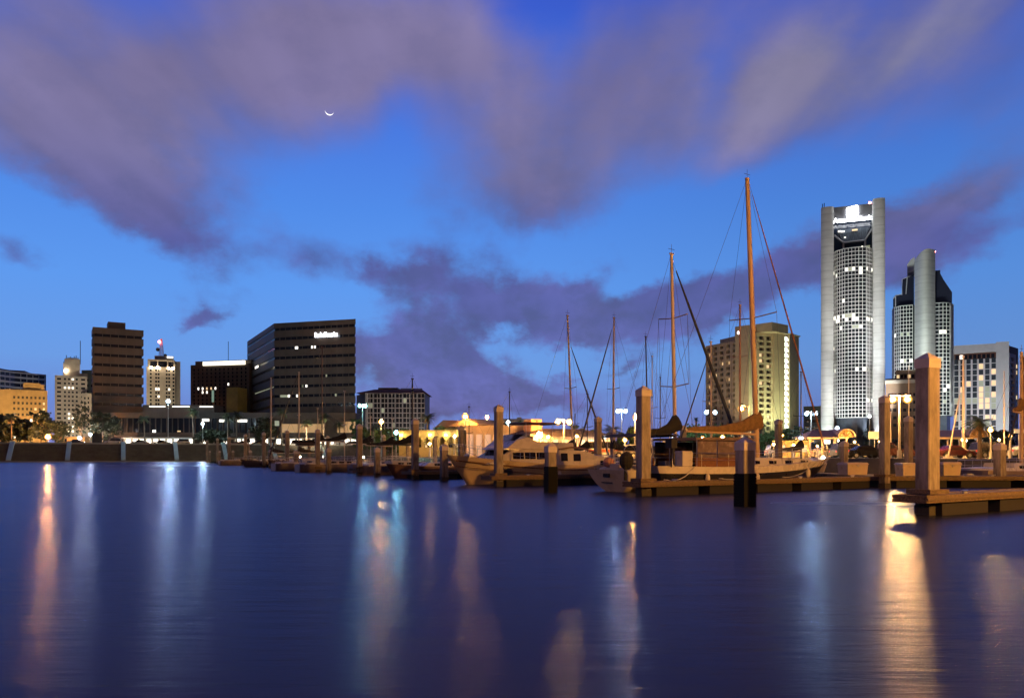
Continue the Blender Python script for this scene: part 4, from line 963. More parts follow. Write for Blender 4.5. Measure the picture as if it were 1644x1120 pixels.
street_lamp(1445, 641, 74, L_SODH, .24, 'bright twin sodium lamp post in the parking lot between the two floodlit towers', heads=2, sep=24, base=LAND, pole_px=1444)
street_lamp(1396, 668, 170, L_HALO, .22, 'small white lamp near the lobby of the tallest tower', base=LAND)
street_lamp(1344, 687, 150, L_HALO, .26, 'low white lamp behind the gazebo roof', base=LAND)
street_lamp(1100, 690, 140, L_SODH, .25, 'low sodium lamp behind the rigging of the ketch', base=LAND)
street_lamp(1255, 699, 118, L_SODH, .20, 'low sodium lamp over the yellow harbour kiosk', base=LAND)
street_lamp(1500, 700, 90, L_SODH, .2, 'low sodium lamp behind the largest piling', base=LAND, pole_px=1499)
street_lamp(1590, 690, 92, L_SODH, .2, 'low sodium lamp beside the parked sport utility vehicle', base=LAND)
street_lamp(960, 692, 105, L_SODH, .22, 'low sodium lamp behind the round sterned sailboat', base=LAND)
# the pier lamp standing behind the photographer's right shoulder (its light falls on pilings and hulls)
t = thing('street_lamp', (31, 4, LAND), 'tall sodium flood lamp on the near pier, right of the viewer', 'street lamp')
p = MB(); p.tube([(0, 0, -3), (0, 0, 10)], [.16, .09], 8); p.build('pole', POLE, t)
hd = MB(); hd.box(-.7, .7, -.35, .35, 10, 10.25); hd = hd.build('lamp_head', POLED, t); bulb(hd, (0, 0, 9.75), .28, L_PIER)
t = thing('street_lamp', (-9, -14, 0), 'pinkish sodium lamp on a dock pole behind the viewer', 'street lamp')
p = MB(); p.tube([(0, 0, -3), (0, 0, 9)], [.16, .09], 8); p.build('pole', POLE, t)
hd = MB(); hd.box(-.6, .6, -.3, .3, 9, 9.25); hd = hd.build('lamp_head', POLED, t); bulb(hd, (0, 0, 8.75), .28, L_DOCK)
for px, py, Y, m, r, lb in ((1003, 706, 100, L_SOD, .2, 'low amber lamp behind the ketch rigging, left of the big square piling'), (1066, 712, 96, L_SOD, .2, 'low amber lamp behind the boom of the round sterned sailboat'), (1160, 702, 104, L_SOD, .22, 'low amber lamp seen through the cockpit screens of the ketch'), (880, 701, 118, L_SOD, .2, 'low amber lamp before the restaurant windows'), (1312, 716, 108, L_SODH, .1, 'low amber lamp under the left gazebo eave'), (1412, 708, 100, L_SODH, .12, 'low amber lamp beside the blank yellow board'), (1545, 706, 100, L_SODH, .11, 'low amber lamp under the right gazebo eave'), (1622, 700, 86, L_SODH, .12, 'low amber lamp before the brick tower at right'), (770, 693, 150, L_SOD, .22, 'low amber lamp before the pinkish boat store'), (846, 696, 140, L_SOD, .2, 'low amber lamp between the boat store and the restaurant'), (926, 700, 112, L_SOD, .18, 'low amber lamp at the right end of the restaurant windows'), (972, 701, 130, L_HALO, .16, 'low white lamp above the silver car beside the white van'), (1046, 695, 150, L_SOD, .2, 'low amber lamp between the thin masts right of the big square piling'), (1080, 701, 130, L_HALO, .15, 'low white lamp beside the mast of the round sterned sailboat'), (1128, 703, 120, L_SOD, .2, 'low amber lamp behind the windscreen of the ketch'), (1216, 707, 112, L_HALO, .15, 'low white lamp behind the ketch mast'), (1242, 713, 106, L_SOD, .16, 'low amber lamp by the white vehicle near the kiosk'), (1274, 714, 104, L_SOD, .16, 'low amber lamp at the right end of the kiosk'), (1372, 709, 108, L_SODH, .1, 'low amber lamp right of the left gazebo'), (1604, 706, 94, L_SODH, .1, 'low amber lamp behind the short piling at right'), (690, 712, 140, L_SOD, .2, 'low amber lamp on the clubhouse terrace'), (730, 700, 140, L_HALO, .16, 'small white lamp at the right end of the clubhouse')):
    street_lamp(px, py, Y, m, r, lb, base=LAND)

# floodlights that wash the towers and the hotel
def floodlight(px, Y, target, energy, col, label, base=BASE, spot=60, r=.5, group=None):
    x = gx(px, Y); t = thing('floodlight', (x, Y, base), label, 'floodlight', group)
    h = MB(); h.box(-.4, .4, -.3, .3, 0, .5); h.tube([(-.25, 0, .5), (-.25, 0, .8)], .05, 5); h.tube([(.25, 0, .5), (.25, 0, .8)], .05, 5); h.build('housing', POLED, t)
    l = MB(); l.box(-.45, .45, -.25, .25, .8, 1.0); l.build('lens', mat('flood lens ' + label[:4], (.8, .8, .8), .3, 0, emit=col, es=8), t)
    la = bpy.data.lights.new('flood_beam', 'SPOT'); la.energy = energy; la.color = col; la.spot_size = R(spot); la.spot_blend = .7; la.shadow_soft_size = r
    lo = bpy.data.objects.new('flood_beam', la); COL.objects.link(lo); lo.parent = t; lo.location = (0, 0, 1.3)
    d = Vector(target) - Vector((x, Y, base + 1.3)); lo.rotation_euler = d.to_track_quat('-Z', 'Y').to_euler()
    return t
TWC = (0.93, 1.0, .93)
def up(px, py, Y): return P(px, py, Y)
g_ = 'floodlights at the foot of the tallest tower'
floodlight(1330, 378, up(1329, 600, 390), 2.4e4, TWC, 'floodlight at the left rounded concrete end of the tallest tower', spot=100, group=g_)
floodlight(1322, 350, up(1328, 440, 390), 7e4, (1, .93, .78), 'warmer floodlight aimed high up the left concrete end of the tallest tower', spot=34, group=g_)
floodlight(1412, 378, up(1412, 600, 395), 5.2e4, (.93, .97, 1), 'floodlight at the right rounded concrete end of the tallest tower', spot=100, group=g_)
floodlight(1416, 350, up(1412, 430, 392), 1.9e5, (.92, .97, 1), 'floodlight aimed high up the right concrete end of the tallest tower', spot=34, group=g_)
for px, py, e, sp in ((1350, 560, 7.5e4, 75), (1385, 560, 7.5e4, 75), (1368, 450, 1.3e5, 32)):
    floodlight(px, 352, up(px, py, 388), e, (1, 1, .97), 'floodlight under the gridded glass front of the tallest tower, aimed %s' % ('at its crown' if py == 450 else 'at its left half' if px == 1350 else 'at its right half'), spot=sp, group=g_)
g_ = 'floodlights at the foot of the fin tower'
floodlight(1466, 389, up(1484, 500, 424), 2.5e5, TWC, 'floodlight lighting the curved concrete fin', spot=60, group=g_)
floodlight(1440, 398, up(1442, 600, 430), 6e4, TWC, 'floodlight under the left grid of the fin tower', spot=80, group=g_)
floodlight(1518, 395, up(1516, 590, 430), 8e4, TWC, 'floodlight under the right grid of the fin tower', spot=80, group=g_)
floodlight(1464, 386, up(1464, 430, 430), 1.0e5, (.75, 1, .85), 'greenish floodlight aimed at the top of the concrete fin', spot=24, group=g_)
g_ = 'floodlights in the planting of the tan hotel'
floodlight(1246, 284, up(1248, 610, 299), 5e4, (.80, 1, .50), 'greenish floodlight below the blank wall beside the arched lights', spot=90, group=g_)
floodlight(1272, 286, up(1270, 600, 305), 1.1e4, (.85, 1, .6), 'greenish floodlight below the right corner of the tan hotel', spot=90, group=g_)
floodlight(1195, 270, up(1195, 600, 298), 1.1e4, (1, .72, .35), 'amber floodlight below the blank core of the tan hotel', spot=70, group=g_)
floodlight(1160, 280, up(1160, 600, 308), 1.3e4, (1, .82, .5), 'amber floodlight below the balcony wing of the tan hotel', spot=85, group=g_)
floodlight(1222, 276, up(1222, 600, 298), 0.8e4, (1, .82, .5), 'amber floodlight below the short balcony bay of the tan hotel', spot=80, group=g_)
floodlight(30, 300, up(30, 655, 332), 7e4, (1, .64, .27), 'amber floodlight in front of the tan stucco block', spot=100)
floodlight(1575, 300, up(1575, 620, 335), 5e4, (.86, .94, 1), 'cold floodlight in front of the white hotel slab', spot=85)
floodlight(114, 340, up(114, 640, 380), 8e4, (1, .86, .62), 'soft floodlight in front of the cream stepped tower', spot=75)
floodlight(258, 372, up(258, 610, 400), 4.5e4, (1, .88, .62), 'soft floodlight in front of the aerial tower', spot=80)
floodlight(500, 235, up(500, 600, 292), 2.2e4, (1, .78, .52), 'amber floodlight on the boulevard in front of the angled office block', spot=95)
floodlight(195, 250, up(190, 590, 302), 1.0e4, (1, .78, .56), 'amber floodlight on the boulevard in front of the brown slab tower', spot=80)
floodlight(640, 290, up(635, 665, 340), 4e4, (1, .86, .76), 'soft floodlight in front of the apartment block', spot=80)
floodlight(1455, 325, up(1455, 640, 360), 6e3, (1, .62, .25), 'amber floodlight in front of the brown terraced building', spot=90)

# ================================================================== vegetation
def frond(b, base, az, el, ln, droop, wd, n=7):
    d = Vector((math.cos(az), math.sin(az), 0)); side = Vector((-d.y, d.x, 0)); p0 = Vector(base); pts = []
    for i in range(n + 1):
        t = i / n; pts.append(p0 + d * ln * t * math.cos(el * (1 - .3 * t)) + Vector((0, 0, ln * (math.sin(el) * t - droop * t * t))))
    for i in range(n):
        p, q = pts[i], pts[i + 1]; t = (i + .5) / n; w = wd * math.sin(math.pi * min(1, .12 + t * .85)) + .03
        for sgn in (-1, 1):
            for k in (0.0, .5):
                a = p.lerp(q, k); c = p.lerp(q, k + .34)
                tip = a + side * sgn * w + (q - p) * .9 + Vector((0, 0, -w * .45))
                b.add([a, c, tip], [(0, 1, 2)])
def palm(name_label, x, y, base, h, cr, seed, group=None, skirt=True):
    rr = random.Random(seed); t = thing('palm_tree', (x, y, base), name_label, 'palm tree', group)
    tr = MB(); bend = rr.uniform(-.25, .25); n = 8
    tr.tube([(bend * (i / n) ** 2, 0, h * i / n - .1) for i in range(n + 1)], [.24 - .09 * i / n + (.03 if i % 2 else 0) for i in range(n + 1)], 8); tr.smooth = True
    tr.build('trunk', BARK, t)
    c = MB(); top = (bend, 0, h - .1)
    for i in range(34):
        e = rr.uniform(-.35, 1.25); frond(c, top, rr.uniform(0, 6.28), e, cr * rr.uniform(.75, 1.1), rr.uniform(.35, .7), cr * .26)
    c.build('crown', PALML, t, clean=False)
    if skirt:
        k = MB()
        for i in range(14): frond(k, (bend, 0, h - .3), rr.uniform(0, 6.28), rr.uniform(-1.3, -.7), cr * rr.uniform(.5, .7), .1, cr * .18, 5)
        k.build('dead_fronds', PALMD, t, clean=False)
    return t
def broadleaf(label, x, y, base, h, w, seed, m=None, cat='tree', group=None, name='leafy_tree', trunk=.3, density=1.0):
    rr = random.Random(seed); t = thing(name, (x, y, base), label, cat, group)
    tr = MB(); hb = h * trunk
    tr.tube([(0, 0, -.1), (.05, 0, hb * .6), (.1, .05, hb), (.05, 0, h * .7)], [h * .032, h * .026, h * .022, h * .008], 7)
    for i in range(7):
        a = rr.uniform(0, 6.28); z = hb * rr.uniform(.8, 1.4); r = w * .36
        tr.tube([(.08, 0, z), (math.cos(a) * r * .5, math.sin(a) * r * .5, z + h * .14), (math.cos(a) * r, math.sin(a) * r, z + h * .25)], [h * .014, h * .01, h * .004], 5)
    tr.build('trunk', BARK, t)
    c = MB(); nc = int(64 * density); ls = max(.12, w * .042)
    for i in range(nc):
        th = rr.uniform(0, 6.28); ph = math.acos(rr.uniform(-1, 1)); rad = rr.uniform(.35, 1.0) ** .6
        wob = 1 + .28 * math.sin(th * 3 + seed) * math.sin(ph * 2 + seed * 2)
        cc = Vector((w / 2 * rad * math.sin(ph) * math.cos(th) * wob, w / 2 * rad * math.sin(ph) * math.sin(th) * wob, hb + (h - hb) * (.5 + .5 * rad * math.cos(ph) * wob)))
        cr = w * rr.uniform(.07, .13)
        for k in range(34):
            d = Vector((rr.gauss(0, 1), rr.gauss(0, 1), rr.gauss(0, .8))); d = d.normalized() * cr * rr.uniform(.3, 1.0) if d.length > 0 else d
            p = cc + d; a = Vector((rr.gauss(0, 1), rr.gauss(0, 1), rr.gauss(0, .6))).normalized() * ls * rr.uniform(.7, 1.5); bb = a.cross(Vector((rr.gauss(0, 1), rr.gauss(0, 1), rr.gauss(0, 1)))).normalized() * ls * .8
            c.add([p - a, p + bb, p + a, p - bb], [(0, 1, 2, 3)])
    c.build('crown', m or LEAF, t, clean=False)
    return t
gp = 'palms along the far boulevard'
for i, (px, py, Y, cr, lb) in enumerate(((18, 668, 250, 2.9, 'pale trunked palm at the far left edge of the boulevard'), (232, 671, 250, 2.4, 'palm left of the tall pale lamp post'), (310, 660, 255, 2.8, 'palm in front of the headlight glow strip left of the far pilings'), (366, 668, 250, 2.8, 'palm rising behind the leftmost pilings'), (380, 665, 252, 2.8, 'palm crowding against the palm behind the leftmost pilings'), (452, 660, 245, 3.0, 'palm before the lower left corner of the angled office block'), (492, 678, 240, 2.4, 'stubby palm below the middle of the angled office block'), (520, 668, 240, 2.6, 'palm left of the amber lobby of the angled office block'), (545, 678, 238, 2.3, 'short palm in front of the amber lobby of the angled office block'), (600, 684, 170, 2.0, 'palm lit amber below the apartment block'))):
    palm(lb, gx(px, Y), Y, BASE if Y > 235 and px < 560 else LAND, gz(py, Y) - (BASE if Y > 235 and px < 560 else LAND) , cr, 30 + i, gp, i % 2 == 0)
palm('shaggy palm right of the apartment block', gx(687, 180), 180, LAND, gz(668, 180) - LAND, 2.3, 60)
palm('palm with a dark crown in front of the white hotel, beside the parked cars', gx(1573, 84), 84, LAND, gz(675, 84) - LAND, 1.75, 61)
palm('small palm at the lobby of the tallest tower', gx(1394, 210), 210, LAND, gz(692, 210) - LAND, 2.0, 62)
palm('palm behind the mast left of the big square piling', gx(983, 150), 150, LAND, gz(690, 150) - LAND, 2.4, 63)
palm('palm behind the gazebo roof, lit by the hotel floodlights', gx(1222, 240), 240, LAND, gz(684, 240) - LAND, 2.6, 64)
palm('bare topped palm beside the twin lamp post of the tan hotel', gx(1118, 170), 170, LAND, gz(672, 170) - LAND, 0.9, 65)
for i, (px, py, Y, w, m, lb) in enumerate(((2, 668, 262, 13, LEAF, 'dark rounded tree cut by the left edge of the view'), (40, 676, 266, 11, LEAF, 'low dark tree between the left palm and the tan stucco block'), (66, 659, 268, 8, LEAF, 'dark round crowned tree above the orange boulevard lamp'), (92, 676, 270, 8, LEAF, 'tree lit rust by the orange boulevard lamp'), (131, 641, 268, 5.4, LEAF, 'tall slim dark tree left of the brown slab tower'), (165, 660, 266, 8.5, LEAF, 'dark bushy tree in front of the brown slab tower'), (180, 672, 262, 6, LEAF, 'lower dark tree at the foot of the brown slab tower'), (345, 690, 258, 11, LEAF, 'dark hedge like tree behind the far pilings'), (425, 672, 258, 9, LEAF, 'dark tree before the left wing of the angled office block'), (625, 690, 200, 13, LEAFG, 'green spreading tree below the apartment block'), (575, 670, 235, 5, LEAFG, 'green tree beside the greenish twin lamp post'), (708, 683, 162, 4.2, LEAFG, 'bright green bush on the clubhouse roof line beside the gabled house'), (837, 680, 210, 5.5, LEAFG, 'green tree between the grey office and the restaurant'), (930, 683, 145, 4, LEAFG, 'green tree right of the restaurant roof'), (948, 688, 150, 4.6, LEAFG, 'olive tree behind the furled sails'), (1010, 690, 160, 6, LEAFG, 'dark leafy tree below the twin white lamp post'), (1120, 688, 235, 14, LEAFG, 'green lit trees at the left foot of the tan hotel'), (1158, 686, 232, 12, LEAFG, 'broad green tree before the balcony wing of the tan hotel'), (1232, 694, 230, 8, LEAFG, 'floodlit green tree below the arched lights'), (1262, 690, 225, 9, LEAFG, 'leafy tree at the right corner of the tan hotel'), (1283, 686, 200, 6.5, LEAF, 'dark tree behind the left end of the gazebo roof'), (1412, 704, 200, 9, LEAF, 'dark shrubby tree behind the pickup truck'), (1600, 690, 180, 7, LEAF, 'dark tree behind the sport utility vehicle'), (1540, 700, 190, 9, LEAF, 'dark tree seen through the right gazebo'))):
    base = BASE if px < 560 else LAND
    broadleaf(lb, gx(px, Y), Y, base, max(2.5, gz(py, Y) - base), w, 100 + i, m, trunk=.22, density=1.0)

# ================================================================== cars
def rounded(w, l, k): return None
def make_car(kind, paint, label, group):
    t = thing({'pickup': 'pickup_truck', 'suv': 'sport_utility_vehicle', 'sedan': 'parked_car', 'van': 'parked_van'}[kind], (0, 0, 0), label, {'pickup': 'pickup truck', 'suv': 'car', 'sedan': 'car', 'van': 'van'}[kind], group)
    L_, W, H = {'pickup': (5.6, 1.95, 1.85), 'suv': (4.9, 1.95, 1.85), 'sedan': (4.6, 1.8, 1.45), 'van': (5.4, 2.0, 2.25)}[kind]
    hw = W / 2; id3 = lambda u, d, z: (u, d, z); b = MB()
    low = {'pickup': [(0, .5), (0, 1.0), (.08, 1.12), (3.75, 1.12), (4.0, 1.1), (5.4, .98), (5.6, .8), (5.6, .45)], 'suv': [(0, .5), (0, 1.0), (.1, 1.12), (3.6, 1.1), (4.7, .98), (4.9, .78), (4.9, .42)],
           'sedan': [(0, .45), (0, .8), (.15, .93), (1.0, .96), (3.3, .92), (4.35, .78), (4.6, .6), (4.6, .35)], 'van': [(0, .45), (0, 1.1), (.1, 1.2), (4.3, 1.2), (5.2, 1.0), (5.4, .8), (5.4, .4)]}[kind]
    xw = (L_ * .18, L_ * .79); wr = .36 if kind != 'sedan' else .32
    # lower body with wheel arches cut in the side outline
    bot = []
    for cx in xw[::-1]:
        bot += [(cx + wr * 1.25 * math.cos(a), .32 + wr * 1.25 * math.sin(a)) for a in [math.pi * k / 8 for k in range(0, 9)]]
    poly = low + [(low[-1][0], .3)] + bot + [(0, .3)]
    b.prof(poly, id3, -hw, hw)
    o = b.build('body', paint, t, bevel=.05)
    cab = {'pickup': [(1.75, 1.12), (1.85, H - .06), (2.0, H), (3.0, H), (3.15, H - .05), (3.85, 1.1)], 'suv': [(.12, 1.12), (.35, H - .08), (.55, H), (2.9, H), (3.1, H - .05), (3.75, 1.08)],
           'sedan': [(.75, .94), (1.35, H - .06), (1.6, H), (2.5, H), (2.7, H - .05), (3.5, .9)], 'van': [(.05, 1.2), (.15, H - .1), (.3, H), (3.6, H), (3.8, H - .1), (4.5, 1.18)]}[kind]
    c = MB(); n = len(cab); s_ = hw - .06; top = hw - .2
    vs = [(p[0], -(s_ if p[1] < 1.25 else top), p[1]) for p in cab] + [(p[0], (s_ if p[1] < 1.25 else top), p[1]) for p in cab]
    c.add(vs, [tuple(range(n - 1, -1, -1)), tuple(range(n, 2 * n))] + [(i, (i + 1) % n, n + (i + 1) % n, n + i) for i in range(n)])
    c.build('cabin', paint, t, bevel=.04)
    zc = (cab[0][1] + H) / 2
    for sg in (-1, 1):
        w = MB(); x0, x1 = cab[0][0] + .25, cab[-1][0] - .3
        ys = sg * (s_ + .012); yt = sg * (top + .02)
        w.add([(x0, ys, cab[0][1] + .06), (x1, ys, cab[0][1] + .06), (cab[-2][0] - .1, yt, H - .14), (cab[1][0] + .2, yt, H - .14), (x0, ys - sg * .03, cab[0][1] + .06), (x1, ys - sg * .03, cab[0][1] + .06), (cab[-2][0] - .1, yt - sg * .03, H - .14), (cab[1][0] + .2, yt - sg * .03, H - .14)], [(0, 1, 2, 3), (4, 7, 6, 5), (0, 4, 5, 1), (1, 5, 6, 2), (2, 6, 7, 3), (3, 7, 4, 0)]); w.build('side_window', BGLASS, t)
        for cx in xw:
            k = MB(); k.tube([(cx, sg * (hw - .22), wr), (cx, sg * (hw + .01), wr)], wr, 16); wh = k.build('wheel', TYRE, t)
            k = MB(); k.tube([(cx, sg * hw, wr), (cx, sg * (hw + .025), wr)], wr * .6, 12); k.build('rim', RIM, wh)
        k = MB(); k.box(L_ - .09, L_ + .012, sg * (hw - .42) - .14, sg * (hw - .42) + .14, .62, .76); k.build('headlight', L_HEAD, t)
        k = MB(); k.box(-.02, .08, sg * (hw - .2) - .1, sg * (hw - .2) + .1, .72, .95); k.build('tail_light', L_TAIL, t)
    return t
def paint(n, c): return mat(n + ' car paint', c, .25, .05, 2, metal=.2)
PB, PR, PW, PS, PD = paint('black', (.012, .012, .014)), paint('dark red', (.035, .006, .006)), paint('white', (.6, .6, .6)), paint('silver', (.3, .3, .31)), paint('blue grey', (.05, .06, .08))
def place_car(px, Y, kind, pm, label, rz, base=LAND + .0):
    t = make_car(kind, pm, label, 'parked cars'); t.location = (gx(px, Y), Y, base); t.rotation_euler = (0, 0, R(rz)); return t
place_car(1386, 96, 'pickup', PR, 'dark red pickup truck left of the tall amber piling in the parking lot', -8)
place_car(1432, 99, 'sedan', PR, 'red car with glowing tail lights between two pilings in the parking lot', 70)
place_car(1501, 92, 'sedan', PR, 'dark maroon car in the shade of the right gazebo', 6)
place_car(1561, 93, 'suv', PB, 'black sport utility vehicle behind the palm at right', 4)
place_car(1337, 102, 'suv', PD, 'dark sport utility vehicle parked under the left gazebo', 10)
place_car(1358, 92, 'sedan', PB, 'black car half hidden beside the left gazebo post', 0)
place_car(1300, 118, 'sedan', PS, 'silver car behind the gazebo by the yellow kiosk', 5)
place_car(1230, 118, 'suv', PW, 'white sport utility vehicle by the yellow kiosk', 0)
place_car(1618, 90, 'sedan', PS, 'silver car at the right end of the parking lot', 8)
place_car(940, 106, 'van', PW, 'white van with an orange red side stripe behind the furled sails', 0)
place_car(972, 108, 'sedan', PS, 'silver car parked beside the white van', 0)
place_car(1000, 112, 'suv', PW, 'white sport utility vehicle left of the big square piling', 0)
place_car(1066, 108, 'sedan', PD, 'blue grey car right of the big square piling', 0)
for i, (px, kind, pm, lb) in enumerate(((108, 'sedan', PD, 'dark car in front of the small tan pavilion'), (196, 'suv', PW, 'white vehicle at the left end of the headlight glow strip'), (212, 'sedan', PB, 'black car in front of the headlight glow strip, left of the tall pale lamp post'), (238, 'sedan', PW, 'white car just left of the tall pale lamp post'), (247, 'sedan', PB, 'black car at the foot of the tall pale lamp post'), (305, 'suv', PS, 'silver vehicle left of the far pilings'), (405, 'sedan', PB, 'dark car behind the far pilings and sail covers'), (428, 'sedan', PD, 'blue grey car before the angled office block'), (468, 'suv', PB, 'black vehicle before the headlight glow strip of the angled office block'), (505, 'sedan', PS, 'silver car before the headlight glow strip of the angled office block'), (536, 'suv', PW, 'white vehicle before the amber lobby'))):
    x, y, z = sw(sw_s(px, 19), 19, 0)
    t = make_car(kind, pm, lb, 'parked cars'); t.location = (x, y, BASE); t.rotation_euler = (0, 0, math.atan2(SU.y, SU.x) + (math.pi if i % 2 else 0))
# orange red stripe on the van
for o in bpy.data.objects:
    if o.name.startswith('parked_van'):
        for sg in (-1, 1):
            k = MB(); k.box(.3, 4.6, sg * 1.002, sg * 1.02, .75, 1.12); k.build('side_stripe', mat('orange red stripe', (.6, .12, .04), .4, 0), o)

# ================================================================== gazebos
def gazebo(px0, px1, Y, label):
    x0, x1 = gx(px0, Y), gx(px1, Y); L_ = x1 - x0
    t = thing('gazebo', (x0, Y, LAND), label, 'gazebo')
    ze, zr = gz(703.5, Y) - LAND, gz(689.5, Y) - LAND
    dp = 4.6; xg = L_ * .66      # where the sunburst gable starts
    # each post its own part
    for i, (px_, py_) in enumerate(((.35, .2), (xg * .55, .2), (xg + .1, .2), (L_ - .25, .2), (.35, dp - .2), (xg + .1, dp - .2), (L_ - .25, dp - .2))):
        b = MB(); b.box(px_ - .09, px_ + .09, py_ - .09, py_ + .09, 0, ze); b.build('post', GEL2, t)
    b = MB(); b.box(0, L_, .08, .32, ze - .02, ze + .16); b.box(0, L_, dp - .32, dp - .08, ze - .02, ze + .16); b.box(0, .24, .33, dp - .33, ze - .02, ze + .16); b.box(L_ - .24, L_, .33, dp - .33, ze - .02, ze + .16); b.build('beam', GEL2, t)
    r = MB(); e = .35; z1 = ze + .165
    A = [(-e, -e), (xg, -e), (xg, dp + e), (-e, dp + e)]; rd = [(L_ * .28, dp / 2 - .1), (xg + .5, dp / 2 - .1), (xg + .5, dp / 2 + .1), (L_ * .28, dp / 2 + .1)]
    r.prism(A, z1, zr, rd); r.build('roof', METROOF, t)
    # barrel vault whose half round front faces the water, filled with a timber sunburst
    w = (L_ - xg + .5) / 2; cx = xg + .2 + w; h = zr - z1; n = 14
    v = MB(); out = [(cx + (w + .05) * math.cos(math.pi * k / n), z1 + (h + .15) * math.sin(math.pi * k / n)) for k in range(n + 1)]; inn = [(cx + (w - .12) * math.cos(math.pi * k / n), z1 + h * math.sin(math.pi * k / n)) for k in range(n + 1)]
    for k in range(n):
        v.prof([out[k], out[k + 1], inn[k + 1], inn[k]], lambda u, d, z: (u, d, z), -e - .2, dp + e)
    v.build('vault_roof', METROOF, t)
    f = MB(); f.prof([(cx + (w - .14) * math.cos(math.pi * k / n), z1 + (h - .03) * math.sin(math.pi * k / n)) for k in range(n + 1)], lambda u, d, z: (u, d, z), .1, .2); f.build('gable', FANLIT, t)
    for k in range(1, 6):
        q = math.pi * k / 6; s_ = MB(); s_.tube([(cx + .25 * math.cos(q), 0, z1 + .2 * math.sin(q)), (cx + (w - .2) * math.cos(q), 0, z1 + (h - .1) * math.sin(q))], .05, 5); s_.build('sunburst_rib', GEL2, t)
    a = MB(); a.tube([(cx + (w - .05) * math.cos(math.pi * k / n), -e - .22, z1 + .05 + h * math.sin(math.pi * k / n)) for k in range(n + 1)], .07, 5); a.build('arch_trim', GEL2, t)
    b = MB(); b.ball((cx, dp * .5, ze - .25), .11, 8, 5); b.build('ceiling_lamp', lamp_mat('gazebo lamp', (1, .66, .28), 110), t)
    # slatted rail between the posts
    rl = MB(); rl.box(.4, xg, .16, .24, .95, 1.02); rl.box(.4, xg, .16, .24, .2, .26)
    for i in range(20): x = .5 + i * (xg - .6) / 19; rl.box(x - .02, x + .02, .18, .22, .26, .95)
    rl.build('railing', GEL2, t)
gazebo(1296, 1363, 110, 'left gazebo with a brown metal roof and sunburst timber gable, near the ketch bow')
gazebo(1503, 1574, 104, 'right gazebo with a brown metal roof and sunburst timber gable, behind the largest piling')
def sign_board():
    Y = 105; t = thing('notice_board', (gx(1404, Y), Y, LAND), 'blank pale yellow board on a post left of the tall amber piling', 'sign')
    p = MB(); p.tube([(0, 0, 0), (0, 0, gz(704, Y) - LAND)], .06, 6); p.build('post', POLE, t)
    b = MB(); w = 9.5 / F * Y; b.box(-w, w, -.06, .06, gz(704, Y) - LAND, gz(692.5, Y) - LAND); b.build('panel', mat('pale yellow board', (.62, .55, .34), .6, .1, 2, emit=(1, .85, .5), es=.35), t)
    Y = 108; t = thing('lit_sign', (gx(1328, Y), Y, LAND), 'small backlit white box sign hanging under the left gazebo', 'sign')
    p = MB(); p.tube([(0, 0, 0), (0, 0, gz(712, Y) - LAND)], .05, 6); p.build('post', POLED, t)
    b = MB(); w = 4.4 / F * Y; b.box(-w, w, -.1, .1, gz(712, Y) - LAND, gz(705.8, Y) - LAND); b.build('panel', mat('backlit sign', (.8, .8, .8), .5, 0, emit=(.95, 1, .95), es=2), t)
    Y = 70; t = thing('notice_board', (gx(1636, Y), Y, LAND), 'pale yellow board near the right edge of the view', 'sign')
    p = MB(); p.tube([(0, 0, 0), (0, 0, gz(695, Y) - LAND)], .05, 6); p.build('post', POLE, t)
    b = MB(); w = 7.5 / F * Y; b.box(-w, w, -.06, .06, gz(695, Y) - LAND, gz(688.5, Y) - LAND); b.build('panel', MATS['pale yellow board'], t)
sign_board()
# ================================================================== docks
DZ = 0.58
def dock(name, A, B, w, label, cat='dock', group=None, fascia=WOOD, floats=True, far=False):
    # floating timber dock from A to B (ground plan of its near edge), width w away from the viewer
    A, B = Vector(A), Vector(B); u = (B - A); L_ = u.length; u /= L_; n = Vector((-u.y, u.x))
    t = thing(name, (A.x, A.y, 0), label, cat, group); fn = lambda s_, d, z: (u.x * s_ + n.x * d, u.y * s_ + n.y * d, z)
    d = MB(); k = max(2, int(L_ / .19)) if not far else 2
    for i in range(k):
        a, c = L_ * i / k, L_ * (i + 1) / k; d.hexa(fn, a, c - (.012 if not far else 0), .055, w - .055, DZ - .06, DZ + (random.uniform(-.004, .004) if not far else 0))
    d.build('deck', DECK, t)
    for (a, c, d0, d1) in ((-.06, L_ + .06, -.03, .05), (-.06, L_ + .06, w - .05, w + .03)):
        f = MB(); f.hexa(fn, a, c, d0, d1, DZ - .085, DZ + .02); f.hexa(fn, a, c, d0 + .006, d1 - .006, DZ - .20, DZ - .10); f.build('fascia', fascia, t, bevel=0 if far else .012)
    f = MB(); f.hexa(fn, -.06, .02, .052, w - .052, DZ - .20, DZ + .015); f.build('fascia', fascia, t)
    if not far:
        rb = MB(); rb.hexa(fn, -.09, L_ + .05, -.075, -.034, DZ - .12, DZ - .05); rb.build('rub_strip', mat('worn rub strip', (.12, .085, .055), .8, .5, 8, stretch=(1, 6, 6)), t)
    if floats:
        m = max(1, int(L_ / 3.4))
        for i in range(m):
            a = .95 + (L_ - 1) * i / m; f = MB(); f.hexa(fn, a, a + (L_ - 1) / m * .78, .10, w - .10, -.3, DZ - .21); f.build('float', FLOAT, t)
    if not far:
        for i in range(max(1, int(L_ / 4))):
            a = L_ * (i + .5) / max(1, int(L_ / 4)); c = MB(); x, y, z = fn(a, .22, DZ)
            c.box(x - .05, x + .05, y - .05, y + .05, z, z + .07); c.tube([(x - u.x * .16, y - u.y * .16, z + .09), (x + u.x * .16, y + u.y * .16, z + .09)], .028, 6); c.build('cleat', STEEL, t)
    return t
fing = 'finger docks of the marina'
p1_ = Vector((11.45, 22.15))
